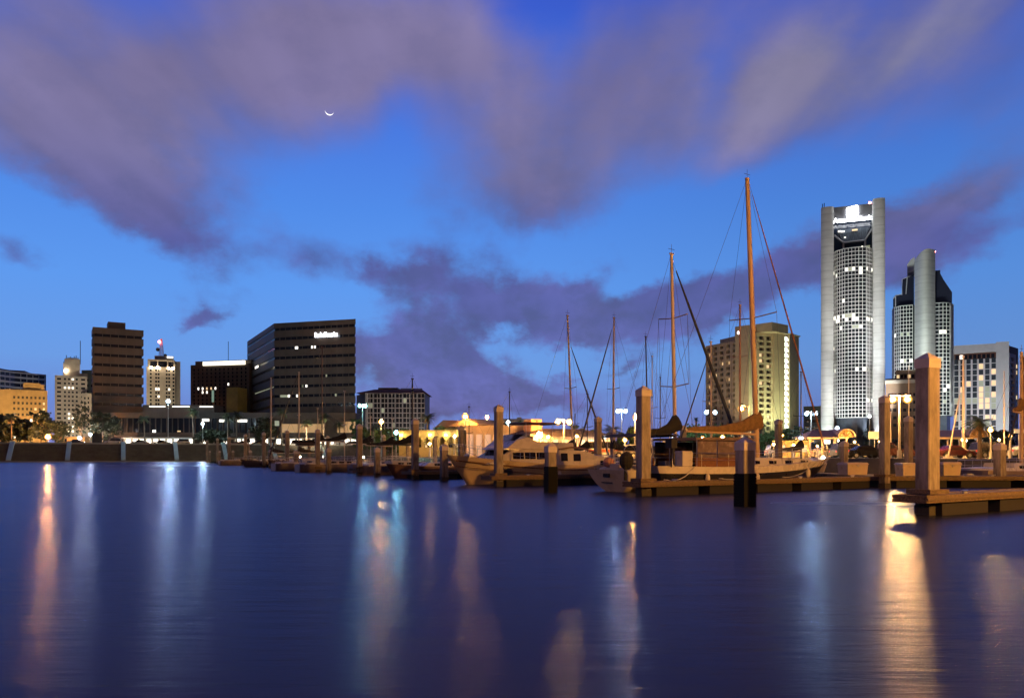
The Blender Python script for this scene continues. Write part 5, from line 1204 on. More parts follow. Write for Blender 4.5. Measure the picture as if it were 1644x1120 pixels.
dock('finger_dock', p1_, p1_ + fv * 24, .98, 'nearest finger dock running out of view under the largest piling', group=fing)
p2_ = Vector((5.35, 33.2))
dock('finger_dock', p2_, p2_ + fv * 17.0, 1.1, 'finger dock under the ketch, ending at the big square piling', group=fing)
p3_ = Vector((-1.05, 43.2))
dock('finger_dock', p3_, p3_ + fv * 15, 1.1, 'finger dock beside the motor yacht with a dark float under its edge', group=fing)
for (px, Y, lb) in ((666, 56, 'finger dock left of the motor yacht bow'), (577, 68.5, 'finger dock under the piling beside the greenish reflections'), (510, 81, 'finger dock with two sail covers above it'), (461, 100, 'far finger dock right of the black sleeved piling'), (423, 115, 'far finger dock left of the angled office block mast'), (394, 129, 'far finger dock at the black sleeved piling'), (368, 146, 'second farthest finger dock of the row'), (333, 180, 'farthest finger dock at the end of the row')):
    a = pt(px, Y) + Vector((-.2, .1)); dock('finger_dock', a, a + fv * 15, 1.6, lb, group=fing, far=True)
wk = Vector((19.7, 42.0)) - fv * .6
dock('main_walkway', Vector((19.4, 42.35)), Vector((70, 45.6)), 6.0, 'wide timber dock platform with dock boxes at right', 'dock')
q0 = Vector((19.4, 48.6)); q1 = q0 + Vector((-.46, .888)) * 160
dock('main_walkway', q1, q0, 2.2, 'long main walkway dock running away behind the moored boats', 'dock', far=True) if False else None
u_ = (q1 - q0).normalized(); dock('main_walkway', q0 + Vector((2.2, 1.0)), q1 + Vector((2.2, 1.0)), 2.2, 'long main walkway dock running away behind the moored boats', 'dock', far=True)
# ================================================================== pilings
def piling(px, Y, ztop, w, label, sleeve=None, rz=25, grp='square concrete pilings of the marina'):
    t = thing('piling', (gx(px, Y), Y, 0), label, 'piling', grp, R(rz)); h = w / 2; ch = w * .62
    zc = ztop - ch
    s_ = MB(); c = w * .06; zb = -2.5
    p = [(-h + c, -h), (h - c, -h), (h, -h + c), (h, h - c), (h - c, h), (-h + c, h), (-h, h - c), (-h, -h + c)]
    s_.prism(p, zb, zc); s_.build('shaft', CONC, t)
    k = MB(); e = h + .012; k.prism([(-e, -e), (e, -e), (e, e), (-e, e)], zc - .16, zc + .10); k.prism([(-e, -e), (e, -e), (e, e), (-e, e)], zc + .102, ztop, [(-.02, -.02), (.02, -.02), (.02, .02), (-.02, .02)]); k.build('cap', CAP, t)
    if sleeve:
        b = MB(); e = h + .03; z = -.6
        while z < sleeve: b.prism([(-e, -e), (e, -e), (e, e), (-e, e)], z, z + .075); b.prism([(-e + .02, -e + .02), (e - .02, -e + .02), (e - .02, e - .02), (-e + .02, e - .02)], z + .075, z + .10); z += .10
        b.build('sleeve', SLEEVE, t)
    else:
        b = MB(); e = h + .006; b.prism([(-e, -e), (e, -e), (e, e), (-e, e)], -.4, .28); b.build('growth_band', SLIME, t)
    if not sleeve and Y < 70 and ztop > 3:
        g = MB(); e = h + .05; f = h + .16
        for (x0, x1, y0, y1) in ((-f, f, -f, -e), (-f, f, e, f), (-f, -e, -e + .002, e - .002), (e, f, -e + .002, e - .002)): g.box(x0, x1, y0, y1, DZ + .03, DZ + .16)
        g.build('guide_frame', WOOD, t)
    return t
piling(1489, 23.1, gz(566, 23.1), .47, 'largest, nearest amber lit piling in front of the fin tower')
piling(1033, 34.0, gz(619, 34.0), .47, 'big square piling standing between the round sterned sailboat and the ketch')
piling(800.5, 43.9, gz(649, 43.9), .40, 'tall piling in front of the middle of the motor yacht')
piling(666.5, 56.8, gz(671, 56.8), .44, 'tall dark piling in front of the apartment block with a thin mast above')
piling(577, 68.8, gz(680, 68.8), .44, 'tall piling below the greenish twin lamp post')
piling(510, 81.5, gz(688, 81.5), .44, 'tall piling left of the long black sail cover')
piling(461, 100.2, gz(690, 100.2), .46, 'tall piling under the left corner of the angled office block')
piling(423.5, 115.3, gz(693, 115.3), .48, 'tall far piling just right of the black sleeved far piling')
piling(394, 129.3, gz(696, 129.3), .46, 'tall far piling just left of the black sleeved far piling')
piling(368, 146.3, gz(700, 146.3), .50, 'third tall piling from the far left end of the row')
piling(349, 165, gz(703, 165), .46, 'second tall piling from the far left end of the row')
piling(332.5, 180.3, gz(706, 180.3), .46, 'farthest piling, leftmost of the row')
piling(1196, 27.0, gz(701, 27.0), .47, 'short piling with a black ribbed sleeve in front of the ketch', sleeve=gz(763, 27.0))
piling(884, 37.0, gz(711, 37.0), .42, 'short piling with a black sleeve in front of the motor yacht stern', sleeve=gz(749, 37.0))
piling(713, 53.5, gz(712, 53.5), .46, 'short pink topped piling at the bow of the motor yacht')
piling(605.5, 64.5, gz(717, 64.5), .42, 'short piling right of the greenish water streak')
piling(527.5, 76, gz(718, 76), .44, 'short piling in front of the black sail cover')
piling(475, 91, gz(722, 91), .42, 'short piling under the mast of the angled office block')
piling(434, 110, gz(721, 110), .42, 'short far piling beside the dark furled jib')
piling(402, 122, gz(722, 122), .44, 'short far piling with a black sleeve', sleeve=gz(739, 122))
piling(374, 146, gz(722, 140), .42, 'short far piling before the third tall one')
piling(353, 160, gz(723, 160), .38, 'short far piling before the second tall one')
piling(337, 172, gz(723, 172), .36, 'shortest far piling beside the leftmost one')
gb = 'pilings along the main walkway'
for (px, py, Y, lb) in ((1420, 634, 41.5, 'tall amber piling rising from the dock platform between the pale dock boxes'), (960, 668, 60, 'piling behind the stern of the round sterned sailboat'), (984, 687, 80, 'thinner piling right behind the round sterned sailboat'), (1250, 672, 62, 'piling rising behind the ketch foredeck'), (1458.5, 667, 57, 'dark piling between the tall amber piling and the largest one'), (1097, 682, 72, 'piling behind the ketch cockpit'), (740, 683, 78, 'piling behind the flybridge canopy of the motor yacht'), (616, 697, 112, 'piling behind the dark sail cover below the apartment block'), (655, 703, 126, 'piling before the left arch of the clubhouse'), (698, 701, 122, 'piling before the middle arches of the clubhouse'), (526, 699, 118, 'piling behind the black sail covers, below the amber lobby'), (496, 702, 130, 'piling behind the dark boom, left of the amber lobby'), (1355, 707, 58, 'slim piling in front of the left gazebo post')):
    piling(px, Y, gz(py, Y), .43 if Y > 45 else .40, lb, grp=gb)
piling(1605, 44.2, gz(709, 44.2), .46, 'short piling beside the slanting dark pole at right', grp=gb)

# ================================================================== boats
def hull_sections(L_, B, fb, rake, sternrake, trans, fine, rise, ns=22, nk=9, keel=-.45, flare=.0, wl=.86, pw=3.2):
    secs = []
    for i in range(ns + 1):
        s_ = i / ns
        b = B / 2 * (trans + (1 - trans) * math.sin(min(1, s_ / .42) * math.pi / 2)) * (1 - max(0, (s_ - .42) / .58) ** fine)
        zs = fb * (1 + rise * max(0, s_ - .35) ** 1.6 + .06 * (1 - min(1, s_ / .35)) ** 2)
        row = []
        for j in range(nk + 1):
            t = j / nk; z = zs + (keel - zs) * t
            hb = b * ((1 - t ** pw) ** .55 if wl else 1); hb = hb * (1 - flare * (t if t < .75 else .75) * s_)
            x = L_ * (s_ * (1 - rake * t * s_)) + sternrake * (t - .0) * (1 - s_) ** 3
            row.append((x, hb, z))
        secs.append(row)
    return secs
def hull_parts(par, secs, hm, bandm, band=2, deckm=None, bulwark=.0, name='hull', transm=None):
    def skin(j0, j1, out=0.0, close=False):
        b = MB(); b.smooth = True
        for sg in (-1, 1):
            vs = [(r[j][0], sg * (r[j][1] + out), r[j][2]) for r in secs for j in range(j0, j1 + 1)]; m = j1 - j0 + 1
            b.add(vs, [(i * m + j, i * m + j + 1, (i + 1) * m + j + 1, (i + 1) * m + j) for i in range(len(secs) - 1) for j in range(m - 1)])
        r = secs[0]; b.smooth = False
        vs = [(r[j][0], sg * (r[j][1] + out), r[j][2]) for j in range(j0, j1 + 1) for sg in (-1, 1)]
        b.add(vs, [(2 * k, 2 * k + 1, 2 * k + 3, 2 * k + 2) for k in range(j1 - j0)])
        return b
    h = skin(band, len(secs[0]) - 1).build(name, hm, par)
    if band: skin(0, band).build('sheer_band', bandm, par)
    d = MB()
    vs = [(r[0][0], sg * max(0, r[0][1] - .02), r[0][2] - bulwark - .005) for r in secs for sg in (-1, 1)]
    d.add(vs, [(2 * i, 2 * i + 1, 2 * i + 3, 2 * i + 2) for i in range(len(secs) - 1)]); d.build('deck', deckm or GEL, par)
    return h
def sheer_at(secs, x):
    for a, b in zip(secs, secs[1:]):
        if a[0][0] <= x <= b[0][0] + 1e-6:
            k = (x - a[0][0]) / max(1e-6, b[0][0] - a[0][0]); return (a[0][1] + (b[0][1] - a[0][1]) * k, a[0][2] + (b[0][2] - a[0][2]) * k)
    return (secs[-1][0][1], secs[-1][0][2])
def prof_y(b, poly, y, taper=1.0, zt=None):         # side profile (x,z) extruded across the beam, narrowing upward
    z0 = min(p[1] for p in poly); z1 = max(p[1] for p in poly); n = len(poly)
    hy = lambda z: y * (1 + (taper - 1) * (z - z0) / max(1e-6, z1 - z0))
    vs = [(p[0], -hy(p[1]), p[1]) for p in poly] + [(p[0], hy(p[1]), p[1]) for p in poly]
    b.add(vs, [tuple(range(n - 1, -1, -1)), tuple(range(n, 2 * n))] + [(i, (i + 1) % n, n + (i + 1) % n, n + i) for i in range(n)]); return b
def rails(par, secs, x0, x1, h=.62, n=8, inset_=.08):
    for sg in (-1, 1):
        b = MB(); top = []; mid = []
        for i in range(n + 1):
            x = x0 + (x1 - x0) * i / n; hb, z = sheer_at(secs, x); y = sg * max(.05, hb - inset_)
            b.tube([(x, y, z - .02), (x, y, z + h)], .014, 5); top.append((x, y, z + h)); mid.append((x, y, z + h * .5))
        b.tube(top, .014, 5); b.tube(mid, .008, 4); b.build('guard_rail', STEEL, par)
def mast_set(par, xm, zd, h, r, m, lean=0.0, spreaders=(), sw_=1.1, boom=None, cover=None, covm=None, fore=None, furl=None, furlm=None, back=None, chain=None, head=True, forelen=1.0, radar=None):
    top = (xm + lean, 0, h); at = lambda z: xm + lean * (z - zd) / (h - zd)
    b = MB(); b.tube([(xm, 0, zd - .3), (at(h * .6), 0, h * .6), top], [r, r, r * .78], 10); b.smooth = True; b.tube([(top[0] - .12, 0, h - .03), (top[0] + .14, 0, h - .03)], .05, 6); mo = b.build('mast', m, par)
    for z in spreaders:
        s_ = MB(); s_.tube([(at(z), -sw_, z + .1), (at(z), 0, z), (at(z), sw_, z + .1)], .03, 6); s_.build('spreader', m, mo)
    if head:
        s_ = MB(); s_.tube([(top[0], 0, h), (top[0], 0, h + .45)], .012, 4); s_.tube([(top[0] - .22, 0, h + .2), (top[0] + .22, 0, h + .2)], .012, 4); s_.build('masthead_aerial', WIRE, mo)
    if radar:
        s_ = MB(); s_.tube([(at(radar) + .12, 0, radar), (at(radar) + .55, 0, radar)], .03, 5); s_.ball((at(radar) + .45, 0, radar + .12), .26, 10, 6, .45); s_.build('radar_dome', GEL, mo)
    wr = .010
    if back:
        w = MB(); w.tube([top, back], wr, 4); w.build('backstay', WIRE, par)
    if fore:
        fz = zd + (h - zd) * forelen; w = MB(); w.tube([(at(fz) + r, 0, fz), fore], wr, 4); w.build('forestay', WIRE, par)
        if furl:
            a, c = Vector((at(fz) + r, 0, fz)), Vector(fore); p = [a.lerp(c, t) for t in (.04, .2, .55, .9, .97)]
            w = MB(); w.tube(p, [furl * .35, furl * .7, furl, furl * 1.15, furl * .5], 8); w.smooth = True; w.build('furled_jib', furlm or BLUECANV, par)
    if chain:
        for sg in (-1, 1):
            w = MB(); pts = [(xm - .25, sg * chain, zd)] + [(at(z), sg * sw_, z + .1) for z in spreaders] + [top]; w.tube(pts, wr * .8, 4); w.build('shroud', WIRE, par)
            w = MB(); z = spreaders[0] if spreaders else h * .6; w.tube([(xm + .35, sg * chain, zd), (at(z), 0, z - .1)], wr * .8, 4); w.build('shroud', WIRE, par)
    if boom:
        ln, z = boom; b = MB(); b.tube([(xm - r, 0, z), (xm - ln, 0, z + .08)], [.07, .055], 8); bo = b.build('boom', m, par)
        if covm:
            c = MB(); n = 12; pts = []; rr = []
            for i in range(n + 1):
                t = i / n; pts.append((xm + .12 - (ln * .97 + .1) * t, 0, z + .10 + cover * (1.5 * (1 - t) ** 3.4 + .28 + .05 * math.sin(t * 19))))
                rr.append(max(.07, cover * (1.0 * (1 - t) ** 2.6 + .40)) * (.35 if i == n else 1))
            c.tube(pts, rr, 10); c.smooth = True; co_ = c.build('sail_cover', covm, bo)
            for v in co_.data.vertices: v.co.y *= .55
def sailboat(label, bow, hd, L_, B, fb, hm, bandm, mast=None, cabin=True, trans=.55, rake=.10, srake=.0, band=2, rise=.75, bimini=None, name='sailboat', group=None, fine=2.2, rail=True, masts2=None, deckm=None, nk=9, pw=3.2, keel=-.45):
    hd = Vector(hd).normalized(); st = Vector(bow) - hd * L_
    t = thing(name, (st.x, st.y, 0), label, 'sailboat', group, math.atan2(hd.y, hd.x))
    sc = hull_sections(L_, B, fb, rake, srake, trans, fine, rise, nk=nk, pw=pw, keel=keel)
    hull_parts(t, sc, hm, bandm, band, deckm)
    if cabin:
        c = MB(); z = sheer_at(sc, L_ * .5)[1] - .03; x0, x1 = L_ * .30, L_ * .72
        prof_y(c, [(x0, z), (x1, z + .05), (x1 - .5, z + .34), (x0 + .6, z + .46), (x0, z + .46)], B * .30, .86); ca = c.build('cabin_trunk', GEL, t)
        for sg in (-1, 1):
            for k in range(3):
                w = MB(); x = x0 + .6 + k * (x1 - x0 - 1.2) / 3; y = B * .30 * .97; w.box(x, x + .55, sg * (y - .06), sg * (y + .012), z + .13, z + .29); w.build('porthole', BGLASS, ca)
        k = MB(); prof_y(k, [(L_ * .05, z - .04), (L_ * .28, z - .04), (L_ * .28, z + .22), (L_ * .05, z + .16)], B * .36, .95); k.build('cockpit_coaming', GEL, t)
    if rail: rails(t, sc, L_ * .06, L_ * .95)
    if mast: mast_set(t, **mast)
    if masts2: mast_set(t, **masts2)
    return t, sc
ry = Vector((.80, .60)).normalized()
def loc(px, Y): return pt(px, Y)
# --- the dark hulled ketch
bow = pt(1334, 44.6); hd = Vector((.83, .55)); Lk = 14.2
# mast foot: where the line of the boat crosses px 1217
def along(bow, hd, px):          # distance back from the bow at which the centreline shows at px
    hd = Vector(hd).normalized(); k = (px - CX) / F
    return (bow.x - k * bow.y) / (hd.x - k * hd.y)
dm = along(bow, hd, 1216.5); Ym = (bow - hd.normalized() * dm).y; xm = Lk - dm
zt = gz(291, Ym); xt = Lk - along(bow, hd, 1199.5); lean = xt - xm
kt, ks = sailboat('long dark hulled sailing yacht with a tan sail cover and the tallest mast', bow, hd, Lk, 3.7, 1.17, HDARK, GEL, cabin=False, trans=.60, rake=.20, srake=.7, band=3, rise=.80, fine=2.0, nk=15,
    mast=dict(xm=xm, zd=1.3, h=zt, r=.135, m=mat('amber varnished mast', (.48, .34, .22), .5, .1, 2), lean=lean, spreaders=(gz(512, Ym),), sw_=1.5, boom=(5.2, gz(697, Ym)), cover=.35, covm=TANCANV, fore=(Lk - .25, 0, 1.5), furl=.045, furlm=mat('rust furled jib', (.22, .10, .06), .9, .2, 5), back=(.2, 0, 1.2), chain=1.7, forelen=.985), name='sailboat')
def ketch_extras():
    t = kt; z = sheer_at(ks, xm - 2)[1]
    c = MB(); prof_y(c, [(xm - 2.2, z - .04), (xm + 3.6, z + .10), (xm + 3.0, z + .34), (xm - 2.2, z + .42)], 1.05, .88); ca = c.build('cabin_trunk', GEL, t)
    for k in range(4):
        w = MB(); x = xm - 1.6 + k * 1.25; w.box(x, x + .5, -1.05, -.98, z + .10, z + .26); w.build('porthole', BGLASS, ca)
    # hard dodger with clear screens over the cockpit
    x0, x1 = xm - 6.0, xm - 1.9; zr = gz(704, Ym - 1.5)
    f = MB(); prof_y(f, [(x0, zr - .12), (x0 + .1, zr), (x1 - .3, zr + .05), (x1 + .1, zr - .12)], 1.45, .92); f.build('bimini_top', mat('faded bimini canvas', (.17, .115, .075), .9, .3, 4), t)
    for sg in (-1, 1):
        for k in range(3):
            xa, xb = x0 + .15 + k * 1.33, x0 + 1.40 + k * 1.33; s_ = MB(); s_.hexa(lambda u, d, zz: (u, sg * (1.40 + d), zz), xa, xb, 0, .015, z + .42, zr - .16); s_.build('vinyl_screen', CLEARV, t)
        for k in range(4):
            xa = x0 + .08 + k * 1.33; s_ = MB(); s_.tube([(xa, sg * 1.42, z), (xa, sg * 1.42, zr - .1)], .02, 6); s_.build('bimini_post', STEEL, t)
        s_ = MB(); s_.hexa(lambda u, d, zz: (u, sg * (1.39 + d), zz), x0, x1, 0, .03, z + .0, z + .40); s_.build('weather_cloth', mat('brown weather cloth', (.16, .07, .035), .9, .3, 5), t)
    w = MB(); w.hexa(lambda u, d, zz: (x1 + .1 + (zz - z) * -.25 + d, u, zz), -1.2, 1.2, 0, .02, z + .36, zr - .14); w.build('windscreen', CLEARV, t)
    l = MB(); l.box(x0 - .75, x0 - .1, -1.35, -.85, z + .02, z + .72); l.build('deck_locker', GEL, t, bevel=.03)
    m = MB(); m.tube([(x0 - 1.4, -1.3, z), (x0 - 1.4, -1.3, z + .95)], .03, 6); m.box(x0 - 1.58, x0 - 1.22, -1.48, -1.1, z + .85, z + 1.25); m.tube([(x0 - 1.4, -1.4, z + .85), (x0 - 1.4, -1.45, z + .1)], .05, 6); m.build('outboard_motor', RUB, t)
    h = MB(); h.ball((xm + 4.6, -.2, z + .32), .22, 8, 5, .5); h.build('deck_hatch', GEL, t)
    a = MB(); a.ball((Lk - 1.4, -.5, ks[-4][0][2] + .10), .09, 8, 5); a.build('deck_light', L_SMALL, t)
    for k, x in enumerate((xm - 5.5, xm - 2.4, xm + 2.1)):
        hb, zz = sheer_at(ks, x); fd = MB(); fd.ball((x, -hb - .12, zz - .55), .12, 10, 7, 2.1); fd.tube([(x, -hb - .08, zz - .32), (x, -hb + .06, zz + .1)], .01, 4); fd.build('fender', GEL, t)
ketch_extras()
# dark sailboat tender line: the mizzen style second yacht: white boat with the round stern
hdk = hd; hd2 = Vector((.80, .60)); L2 = 10.6; st2 = pt(974, 37.6); bow2 = st2 + hd2.normalized() * L2
dm = along(bow2, hd2, 1085); xm2 = L2 - dm; Ym2 = (bow2 - hd2.normalized() * dm).y; xt2 = L2 - along(bow2, hd2, 1078)
rt, rs = sailboat('white sailboat showing a round pink lit stern, black sail cover', bow2, hd2, L2, 3.0, .98, GEL, GEL, cabin=True, trans=.88, rake=.10, srake=.55, band=0, rise=.5, fine=2.4, nk=16, pw=1.9, keel=-.14,
    mast=dict(xm=xm2, zd=1.1, h=gz(408, Ym2), r=.095, m=ALU, lean=xt2 - xm2, spreaders=(gz(512, Ym2), gz(621, Ym2)), sw_=.95, boom=(2.3, gz(700, Ym2)), cover=.34, covm=BLKCANV, fore=(L2 - .15, 0, 1.25), furl=.085, furlm=BLUECANV, back=(.15, 0, 1.1), chain=1.35, forelen=.96))
def round_extras():
    t = rt; z = sheer_at(rs, .8)[1]
    # slim steps, wheel, pushpit gear and a dark covered outboard on the stern
    q = MB(); q.box(-.02, .03, -.35, .35, .42, .46); q.box(-.03, .03, -.18, .22, .70, .86); q.build('stern_vents', RUB, t)
    o = MB(); o.ball((.25, -1.05, z + .45), .34, 12, 8, 1.25); o.tube([(.1, -1.15, z + .3), (.02, -1.2, z - .45)], .07, 8); o.build('covered_outboard', BLKCANV, t)
    o = MB(); o.tube([(.15, 1.0, z), (.12, 1.0, z + .7), (.12, -.7, z + .7), (.15, -.7, z)], .016, 6); o.build('pushpit_rail', STEEL, t)
    w = MB(); n = 20
    w.tube([(1.5, .42 * math.cos(6.2832 * k / n), z + .75 + .42 * math.sin(6.2832 * k / n)) for k in range(n + 1)], .018, 6); w.tube([(1.55, 0, z), (1.5, 0, z + .75)], .05, 8); w.build('steering_wheel', STEEL, t)
    b = MB(); prof_y(b, [(.6, z + 1.55), (1.2, z + 1.72), (3.2, z + 1.76), (3.6, z + 1.58), (3.2, z + 1.68), (1.2, z + 1.64)], 1.15, .9); b.build('bimini_top', BLKCANV, t)
    for sg in (-1, 1):
        for x in (1.1, 3.1): p = MB(); p.tube([(x, sg * 1.1, z), (x, sg * 1.1, z + 1.62)], .016, 5); p.build('bimini_post', STEEL, t)
    k = MB(); k.ball((.7, .6, z + .35), .28, 8, 6, .9); k.build('life_ring_bag', mat('rose canvas', (.35, .18, .16), .9, .2, 5), t)
    l = MB(); l.box(.5, 1.1, -.3, .35, z + .05, z + .3); l.build('stern_seat', GEL2, t, bevel=.03)
round_extras()
# --- motor yacht
def motor_yacht():
    hd = Vector((-.84, -.54)).normalized(); bowp = pt(716, 46.5); L_ = 12.4; st = bowp - hd * L_
    t = thing('motor_yacht', (st.x, st.y, 0), 'cream motor yacht with a flybridge, dark windows and a flared bow', 'motor boat', None, math.atan2(hd.y, hd.x))
    sc = hull_sections(L_, 4.0, 1.12, .14, .25, .86, 2.6, 1.15, ns=26, flare=.35)
    hull_parts(t, sc, GEL2, GEL2, 0, None, bulwark=.22)
    for sg in (-1, 1):
        for dz, r in ((-.30, .035), (-.62, .022)):
            b = MB(); b.tube([(r_[0][0] - (.05 if i == len(sc) - 1 else 0) + 0, sg * (r_[1][1] + (r_[0][1] - r_[1][1]) * .2 + .02), r_[0][2] + dz * (1 if i < 20 else 1)) for i, r_ in enumerate(sc[:-1])], r, 6); b.build('rub_rail', TEAK, t)
    # forward deckhouse with raked screen (bow is +x)
    global YZ0
    z0 = YZ0 = sheer_at(sc, 6)[1] - .25
    d = MB(); prof_y(d, [(5.6, z0), (10.5, z0 + .35), (10.0, z0 + .55), (8.7, z0 + 1.42), (5.6, z0 + 1.42)], 1.50, .90); dh = d.build('forward_deckhouse', GEL, t, bevel=.03)
    for sg in (-1, 1):
        for (xa, xb) in ((6.0, 7.0), (7.08, 7.85), (7.93, 8.7)):
            w = MB(); w.hexa(lambda u, dd, zz: (u - max(0, (zz - z0 - .7)) * .0, sg * (1.50 * (1 - .10 * (zz - z0) / 1.42) - .03 + dd), zz), xa, xb, 0, .05, z0 + .72, z0 + 1.2); w.build('side_window', BGLASS, dh)
    w = MB()
    w.add([(9.93, -1.2, z0 + .64), (9.93, 1.2, z0 + .64), (8.85, 1.15, z0 + 1.36), (8.85, -1.15, z0 + 1.36), (9.90, -1.2, z0 + .6), (9.90, 1.2, z0 + .6), (8.8, 1.15, z0 + 1.32), (8.8, -1.15, z0 + 1.32)], [(0, 1, 2, 3), (4, 7, 6, 5), (0, 4, 5, 1), (1, 5, 6, 2), (2, 6, 7, 3), (3, 7, 4, 0)]); w.build('windscreen', BGLASS, dh)
    # flybridge: raked coaming, seat backs, canopy on posts
    f = MB(); z1 = z0 + 1.43; prof_y(f, [(4.2, z1), (9.2, z1), (8.3, z1 + .75), (7.6, z1 + .95), (6.9, z1 + .60), (4.2, z1 + .52)], 1.42, .90); fb = f.build('flybridge', GEL, t, bevel=.03)
    s_ = MB(); s_.add([(8.42, -1.15, z1 + .68), (8.42, 1.15, z1 + .68), (7.72, 1.05, z1 + 1.15), (7.72, -1.05, z1 + 1.15), (8.38, -1.15, z1 + .66), (8.38, 1.15, z1 + .66), (7.68, 1.05, z1 + 1.13), (7.68, -1.05, z1 + 1.13)], [(0, 1, 2, 3), (4, 7, 6, 5), (0, 4, 5, 1), (1, 5, 6, 2), (2, 6, 7, 3), (3, 7, 4, 0)]); s_.build('venturi_screen', BGLASS, fb)
    c = MB(); zc = z1 + 2.02; prof_y(c, [(4.6, zc - .06), (4.7, zc + .03), (7.6, zc + .05), (7.9, zc - .05)], 1.3, .95); c.build('canopy', mat('plum canvas', (.13, .06, .06), .9, .2, 4), t)
    for x in (4.75, 5.7, 6.7, 7.65):
        for sg in (-1, 1): p = MB(); p.tube([(x, sg * 1.25, z1 + .4), (x, sg * 1.22, zc)], .018, 6); p.build('canopy_post', STEEL, t)
    # saloon aft, lower, with an arched brow and its own windows
    a = MB(); prof_y(a, [(.9, z0), (5.6, z0), (5.6, z0 + 1.40), (4.6, z0 + 1.42), (3.4, z0 + 1.32), (2.6, z0 + 1.05), (.9, z0 + .72)], 1.55, .93); sa = a.build('saloon', GEL, t, bevel=.03)
    for sg in (-1, 1):
        for (xa, xb, h0, h1) in ((4.75, 5.25, .55, 1.15), (3.75, 4.3, .55, 1.10), (1.4, 2.2, .22, .58)):
            w = MB(); w.hexa(lambda u, dd, zz: (u, sg * (1.55 * (1 - .07 * (zz - z0) / 1.42) - .03 + dd), zz), xa, xb, 0, .05, z0 + h0, z0 + h1); w.build('saloon_window', BGLASS, sa)
    b = MB(); b.tube([(5.4, -1.5, z0 + 1.46), (4.4, -1.45, z0 + 1.62), (3.4, -1.45, z0 + 1.5), (2.5, -1.45, z0 + 1.2)], .06, 8); b.tube([(5.4, 1.5, z0 + 1.46), (4.4, 1.45, z0 + 1.62), (3.4, 1.45, z0 + 1.5), (2.5, 1.45, z0 + 1.2)], .06, 8); b.build('roof_brow', TEAK, t)
    rails(t, sc, 6.5, 12.0, .68, 9, .12)
    r = MB(); r.tube([(3.1, 0, z1 - .2), (3.05, 0, z1 + 2.9)], [.045, .03], 8); r.tube([(3.07, -.5, z1 + 2.1), (3.07, .5, z1 + 2.1)], .02, 5); r.build('signal_mast', POLED, t)
    x = MB(); x.ball((11.2, .3, sc[23][0][2] + .1), .16, 8, 6, .7); x.build('anchor_windlass', STEEL, t)
    for xx in (2.4, 5.8):
        for sg in (-1, 1):
            hb, zz = sheer_at(sc, xx); fd = MB(); fd.ball((xx, sg * (hb + .10), zz - .62), .11, 10, 7, 2.2); fd.build('fender', GEL, t)
motor_yacht()
for o in bpy.data.objects:      # low superstructure
    if o.parent and o.parent.name == 'motor_yacht' and o.name.split('.')[0] in ('forward_deckhouse', 'flybridge', 'saloon', 'roof_brow', 'canopy', 'canopy_post', 'signal_mast'):
        o.scale.z = .80; o.location.z = YZ0 * .20
# --- the rest of the fleet, moored bow in or bow out behind the first row
PURP = mat('weathered white hull', (.17, .13, .125), .4, .15, 1)
def slip_boat(label, px_m, py_t, Y, L_, away, hm, cov=None, furl=None, mm=ALU, lean_px=0, boom=True, spr=1, r=.075, fr=1.0, cab=True, boompy=None, bl=.36):
    hd = (fv if away else -fv); base = pt(px_m, Y); xm = L_ * .56
    bow = base + hd * (L_ - xm); h = gz(py_t, Y); sp = [1.2 + (h - 1.2) * (k + 1) / (spr + 1) for k in range(spr)]
    ln = lean_px / F * Y / hd.x
    return sailboat(label, bow, hd, L_, L_ * .29, .80, hm, hm, cabin=cab, band=0, trans=.62,
        mast=dict(xm=xm, zd=1.0, h=h, r=r, m=mm, lean=ln, spreaders=sp, sw_=.8, boom=(L_ * bl, gz(boompy, Y) if boompy else 2.05) if boom else None, cover=.30, covm=cov, fore=(L_ - .15, 0, 1.2), furl=furl, furlm=SPARD, back=(.1, 0, 1.0), chain=L_ * .12, forelen=fr), group=None)
slip_boat('sailboat left of centre whose dark furled jib slants down to the right', 920.5, 507, 66, 9.5, True, PURP, BLKCANV, .075, lean_px=-10, r=.085, fr=.82)
slip_boat('sailboat whose furled jib slants left, mast just left of the big square piling', 984, 509, 68, 9.5, False, PURP, BLKCANV, .07, lean_px=2, r=.09, fr=.95)
slip_boat('sailboat with a dark slim mast directly behind the big square piling', 1041, 540, 74, 8.5, True, PURP, BLKCANV, None, mm=SPARD, lean_px=-5, r=.07)
slip_boat('sailboat with a thin mast just right of the big square piling', 1047, 571, 80, 8.5, True, PURP, None, None, r=.05, boom=False)
slip_boat('small sailboat with a short grey mast right of the big square piling', 1060, 605, 86, 8.0, True, PURP, BLKCANV, None, r=.06, mm=SPARD)
slip_boat('sailboat with a pale mast and furled jib before the left edge of the tan hotel', 1142, 548, 58, 9.0, False, PURP, None, .05, r=.075, fr=.93, boom=False, lean_px=-1)
slip_boat('sailboat with a rust coloured mast and radar ball before the tan hotel core', 1188, 489, 60, 10, True, PURP, BLKCANV, None, mm=mat('rust mast', (.36, .2, .15), .5, .1, 2), r=.085, spr=2)
slip_boat('sailboat with a thin mast right of the ketch forestay', 1286, 596, 70, 8.5, True, PURP, BLKCANV, None, mm=SPARD, r=.06)
slip_boat('sailboat at left with a bare mast left of the angled office block corner', 435, 606, 118, 10, False, PURP, BLKCANV, None, r=.10, spr=1)
slip_boat('sailboat with a dark furled jib slanting across the angled office block', 480, 597, 112, 10, False, PURP, BLKCANV, .11, r=.095, fr=.98)
slip_boat('sailboat with a dark reddish mast in the middle of the angled office block', 517, 556, 92, 10, True, PURP, BLKCANV, None, r=.07, mm=mat('dark reddish mast', (.09, .05, .05), .5, .1, 2), boompy=712)
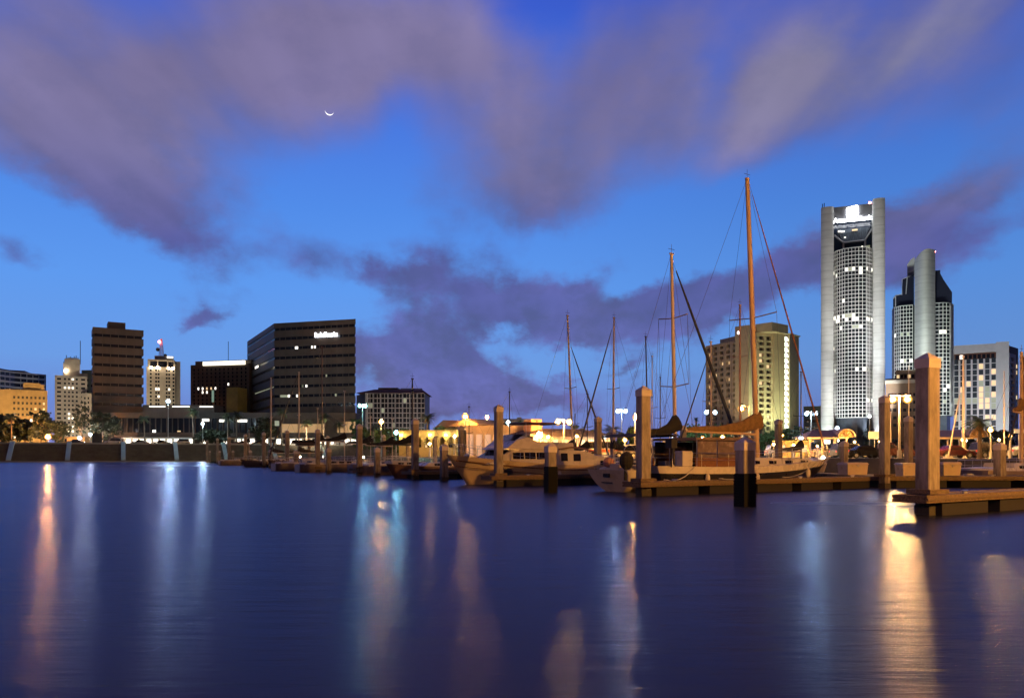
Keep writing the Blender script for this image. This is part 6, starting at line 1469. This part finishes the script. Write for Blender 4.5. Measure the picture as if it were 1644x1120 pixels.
slip_boat('sailboat with a short mast and long black sail cover below the amber lobby', 553, 627, 84, 9, True, PURP, BLKCANV, None, r=.06, boompy=709)
slip_boat('sailboat with a faint short mast and sagging black sail cover left of the amber lobby', 510, 655, 100, 8, True, PURP, BLKCANV, None, r=.05, boompy=716)
slip_boat('sailboat with a thin black mast right in front of the apartment block', 662, 607, 72, 9, True, PURP, BLKCANV, None, r=.075, mm=SPARD, boompy=714, spr=1)
slip_boat('sailboat with a black boom below the greenish lamp', 630, 672, 80, 8, True, PURP, BLKCANV, None, r=.05, boompy=716)
slip_boat('sailboat with a black boom beside the piling below the greenish twin lamp', 595, 668, 88, 8, True, PURP, BLKCANV, None, r=.05, boompy=713)
slip_boat('far sailboat with a low dark sail cover behind the leftmost pilings', 400, 690, 140, 9, True, PURP, BLKCANV, None, r=.06, boompy=712)
slip_boat('sailboat with a short dark mast right of the tall piling at the motor yacht', 818, 628, 84, 8.5, True, PURP, BLKCANV, None, r=.06, mm=SPARD)
slip_boat('sailboat with a thin mast at the flybridge canopy of the motor yacht', 753, 652, 82, 8, True, PURP, None, None, r=.04, boom=False, mm=SPARD)
slip_boat('sailboat with a thin dark mast left of the crossing furled jibs', 943, 632, 72, 8, True, PURP, BLKCANV, None, r=.045, mm=SPARD)
slip_boat('low dark hulled sailboat left of the motor yacht bow', 700, 700, 62, 9.5, False, mat('plum hull', (.12, .07, .065), .4, .15, 1), None, None, r=.05, boom=False)
PALE = mat('pale mast', (.6, .5, .42), .5, .1, 2)
for (px, py, Y, r, lb) in ((1546.5, 574, 100, .19, 'tall pale bare pole in front of the white hotel'), (1612, 597, 96, .09, 'thin grey bare pole before the white column of the white hotel'), (1459, 588, 92, .07, 'thin pale bare pole just left of the largest piling'), (1430, 662, 98, .08, 'short pale bare pole right of the tall amber piling')):
    tp = thing('flagpole', (gx(px, Y), Y, LAND), lb, 'pole'); h = gz(py, Y) - LAND
    b = MB(); b.tube([(0, 0, 0), (0, 0, h * .5), (0, 0, h)], [r, r * .85, r * .5], 8); b.build('pole', PALE, tp)
    b = MB(); b.tube([(0, 0, 0), (0, 0, .35)], [r * 2, r * 1.6], 8); b.build('base', SEAP, tp)
    b = MB(); b.ball((0, 0, h + r * .6), r * .9, 8, 5); b.build('finial', PALE, tp)
tp = thing('leaning_pole', P(1522, 738, 78), 'pale pole leaning steeply in front of the white hotel', 'pole'); tp.location.z = LAND
b = MB(); b.tube([Vector(tp.location), P(1541, 634, 78)], [.09, .05], 8); b.build('shaft', PALE, tp, world=True)
b = MB(); b.box(-.3, .3, -.3, .3, 0, .25); b.build('foot', SEAP, tp)
# yacht cut by the right edge: orange mast, canopy, slanting dark pole
b_, s_ = slip_boat('sailboat cut by the right edge with an amber mast', 1640, 565, 50, 11, True, PURP, TANCANV, None, r=.11, mm=MATS['amber varnished mast'], boompy=663, bl=.10)
bp_ = MB(); q = [P(1632, 665, 47.5), P(1607, 752, 46.2)]
tp = thing('slanting_pole', q[1], 'dark slanting pole leaning beside the short piling at right', 'pole'); bp_.tube(q, [.05, .06], 8); bp_.build('shaft', SPARD, tp, world=True)
bp_ = MB(); bp_.ball(q[1], .09, 8, 5); bp_.build('foot', RUB, tp, world=True)

# ================================================================== things on the docks
def dock_box(px, Y, w, d, h, label, rz=8):
    t = thing('dock_box', (gx(px, Y), Y, DZ + .004), label, 'dock box', 'pale dock boxes on the platform', R(rz))
    b = MB(); b.prism([(-w / 2 + .05, -d / 2 + .04), (w / 2 - .05, -d / 2 + .04), (w / 2 - .05, d / 2 - .04), (-w / 2 + .05, d / 2 - .04)], 0, h * .84, [(-w / 2, -d / 2), (w / 2, -d / 2), (w / 2, d / 2), (-w / 2, d / 2)]); b.build('body', GEL2, t, bevel=.02)
    l = MB(); k = .04; l.prism([(-w / 2 - k, -d / 2 - k), (w / 2 + k, -d / 2 - k), (w / 2 + k, d / 2 + k), (-w / 2 - k, d / 2 + k)], h * .845, h, [(-w / 2 + .02, -d / 2 + .06), (w / 2 - .02, -d / 2 + .06), (w / 2 - .02, d / 2 - .06), (-w / 2 + .02, d / 2 - .06)]); l.build('lid', GEL2, t, bevel=.015)
    c = MB(); c.box(-.06, .06, -d / 2 - .03, -d / 2 + .02, h * .66, h * .8); c.build('latch', STEEL, t)
dock_box(1369, 46.8, 1.5, .85, .72, 'pale dock box standing left of the tall amber piling', 20)
dock_box(1464, 44.8, 1.55, .85, .72, 'pale dock box between the tall amber piling and the largest piling', 5)
dock_box(1521, 44.8, 1.1, .85, .76, 'pale dock box just right of the largest piling', 8)
def pedestal(px, Y, label):
    t = thing('power_pedestal', (gx(px, Y), Y, DZ + .004), label, 'power pedestal', 'dock power pedestals')
    b = MB(); b.prism([(-.13, -.13), (.13, -.13), (.13, .13), (-.13, .13)], 0, .85, [(-.1, -.1), (.1, -.1), (.1, .1), (-.1, .1)]); b.build('body', GEL, t)
    l = MB(); l.ball((0, 0, .96), .11, 8, 6); l.build('light', L_SMALL, t)
for px, Y, lb in ((945, 54, 'dock light at the stern of the motor yacht'), (482, 106, 'dock light left of the long black sail cover'), (518, 100, 'dock light below the long black sail cover'), (584, 86, 'bright dock light right of the piling below the greenish twin lamp')):
    pedestal(px, Y, lb)
def mooring_line(a, b, label, sag=.25):
    a, b = Vector(a), Vector(b); t = thing('mooring_line', a, label, 'rope')
    m = MB(); m.tube([a.lerp(b, k / 8) - Vector((0, 0, sag * 4 * (k / 8) * (1 - k / 8))) for k in range(9)], .018, 5); m.build('line', SEAP, t, world=True)
    e = MB(); e.tube([b + Vector((.09 * math.cos(k * .785), .09 * math.sin(k * .785), 0)) for k in range(9)], .02, 5); e.build('eye_splice', SEAP, t, world=True)
def on_ketch(x, s_):
    hb, z = sheer_at(ks, x); u = Vector((.83, .55)).normalized(); st = bow - u * Lk; n = Vector((-u.y, u.x)); p = st + u * x + n * (s_ * hb); return (p.x, p.y, z)
def on_finger(s_): p = p2_ + fv * s_ + Vector((-fv.y, fv.x)) * .22; return (p.x, p.y, DZ + .09)
mooring_line(on_ketch(2.0, -1), on_finger(1.6), 'pale mooring line from the ketch stern to the finger dock')
mooring_line(on_ketch(6.2, -1), on_finger(5.0), 'pale mooring line amidships from the ketch to the finger dock, behind the black sleeved piling')
mooring_line(on_ketch(11.8, -1), on_finger(9.4), 'pale mooring line from the ketch foredeck to the finger dock')
def hose():
    t = thing('mooring_rope', P(1440, 760, 46), 'coil of pale mooring rope lying on the dock platform by the right dock box', 'rope')
    t.location = (gx(1555, 45), 45, DZ + .03)
    b = MB(); n = 60; b.tube([((.28 - .12 * k / n) * math.cos(k * .52), (.28 - .12 * k / n) * math.sin(k * .52), .02 + .05 * k / n) for k in range(n)], .022, 5); b.build('coil', SEAP, t)
hose()
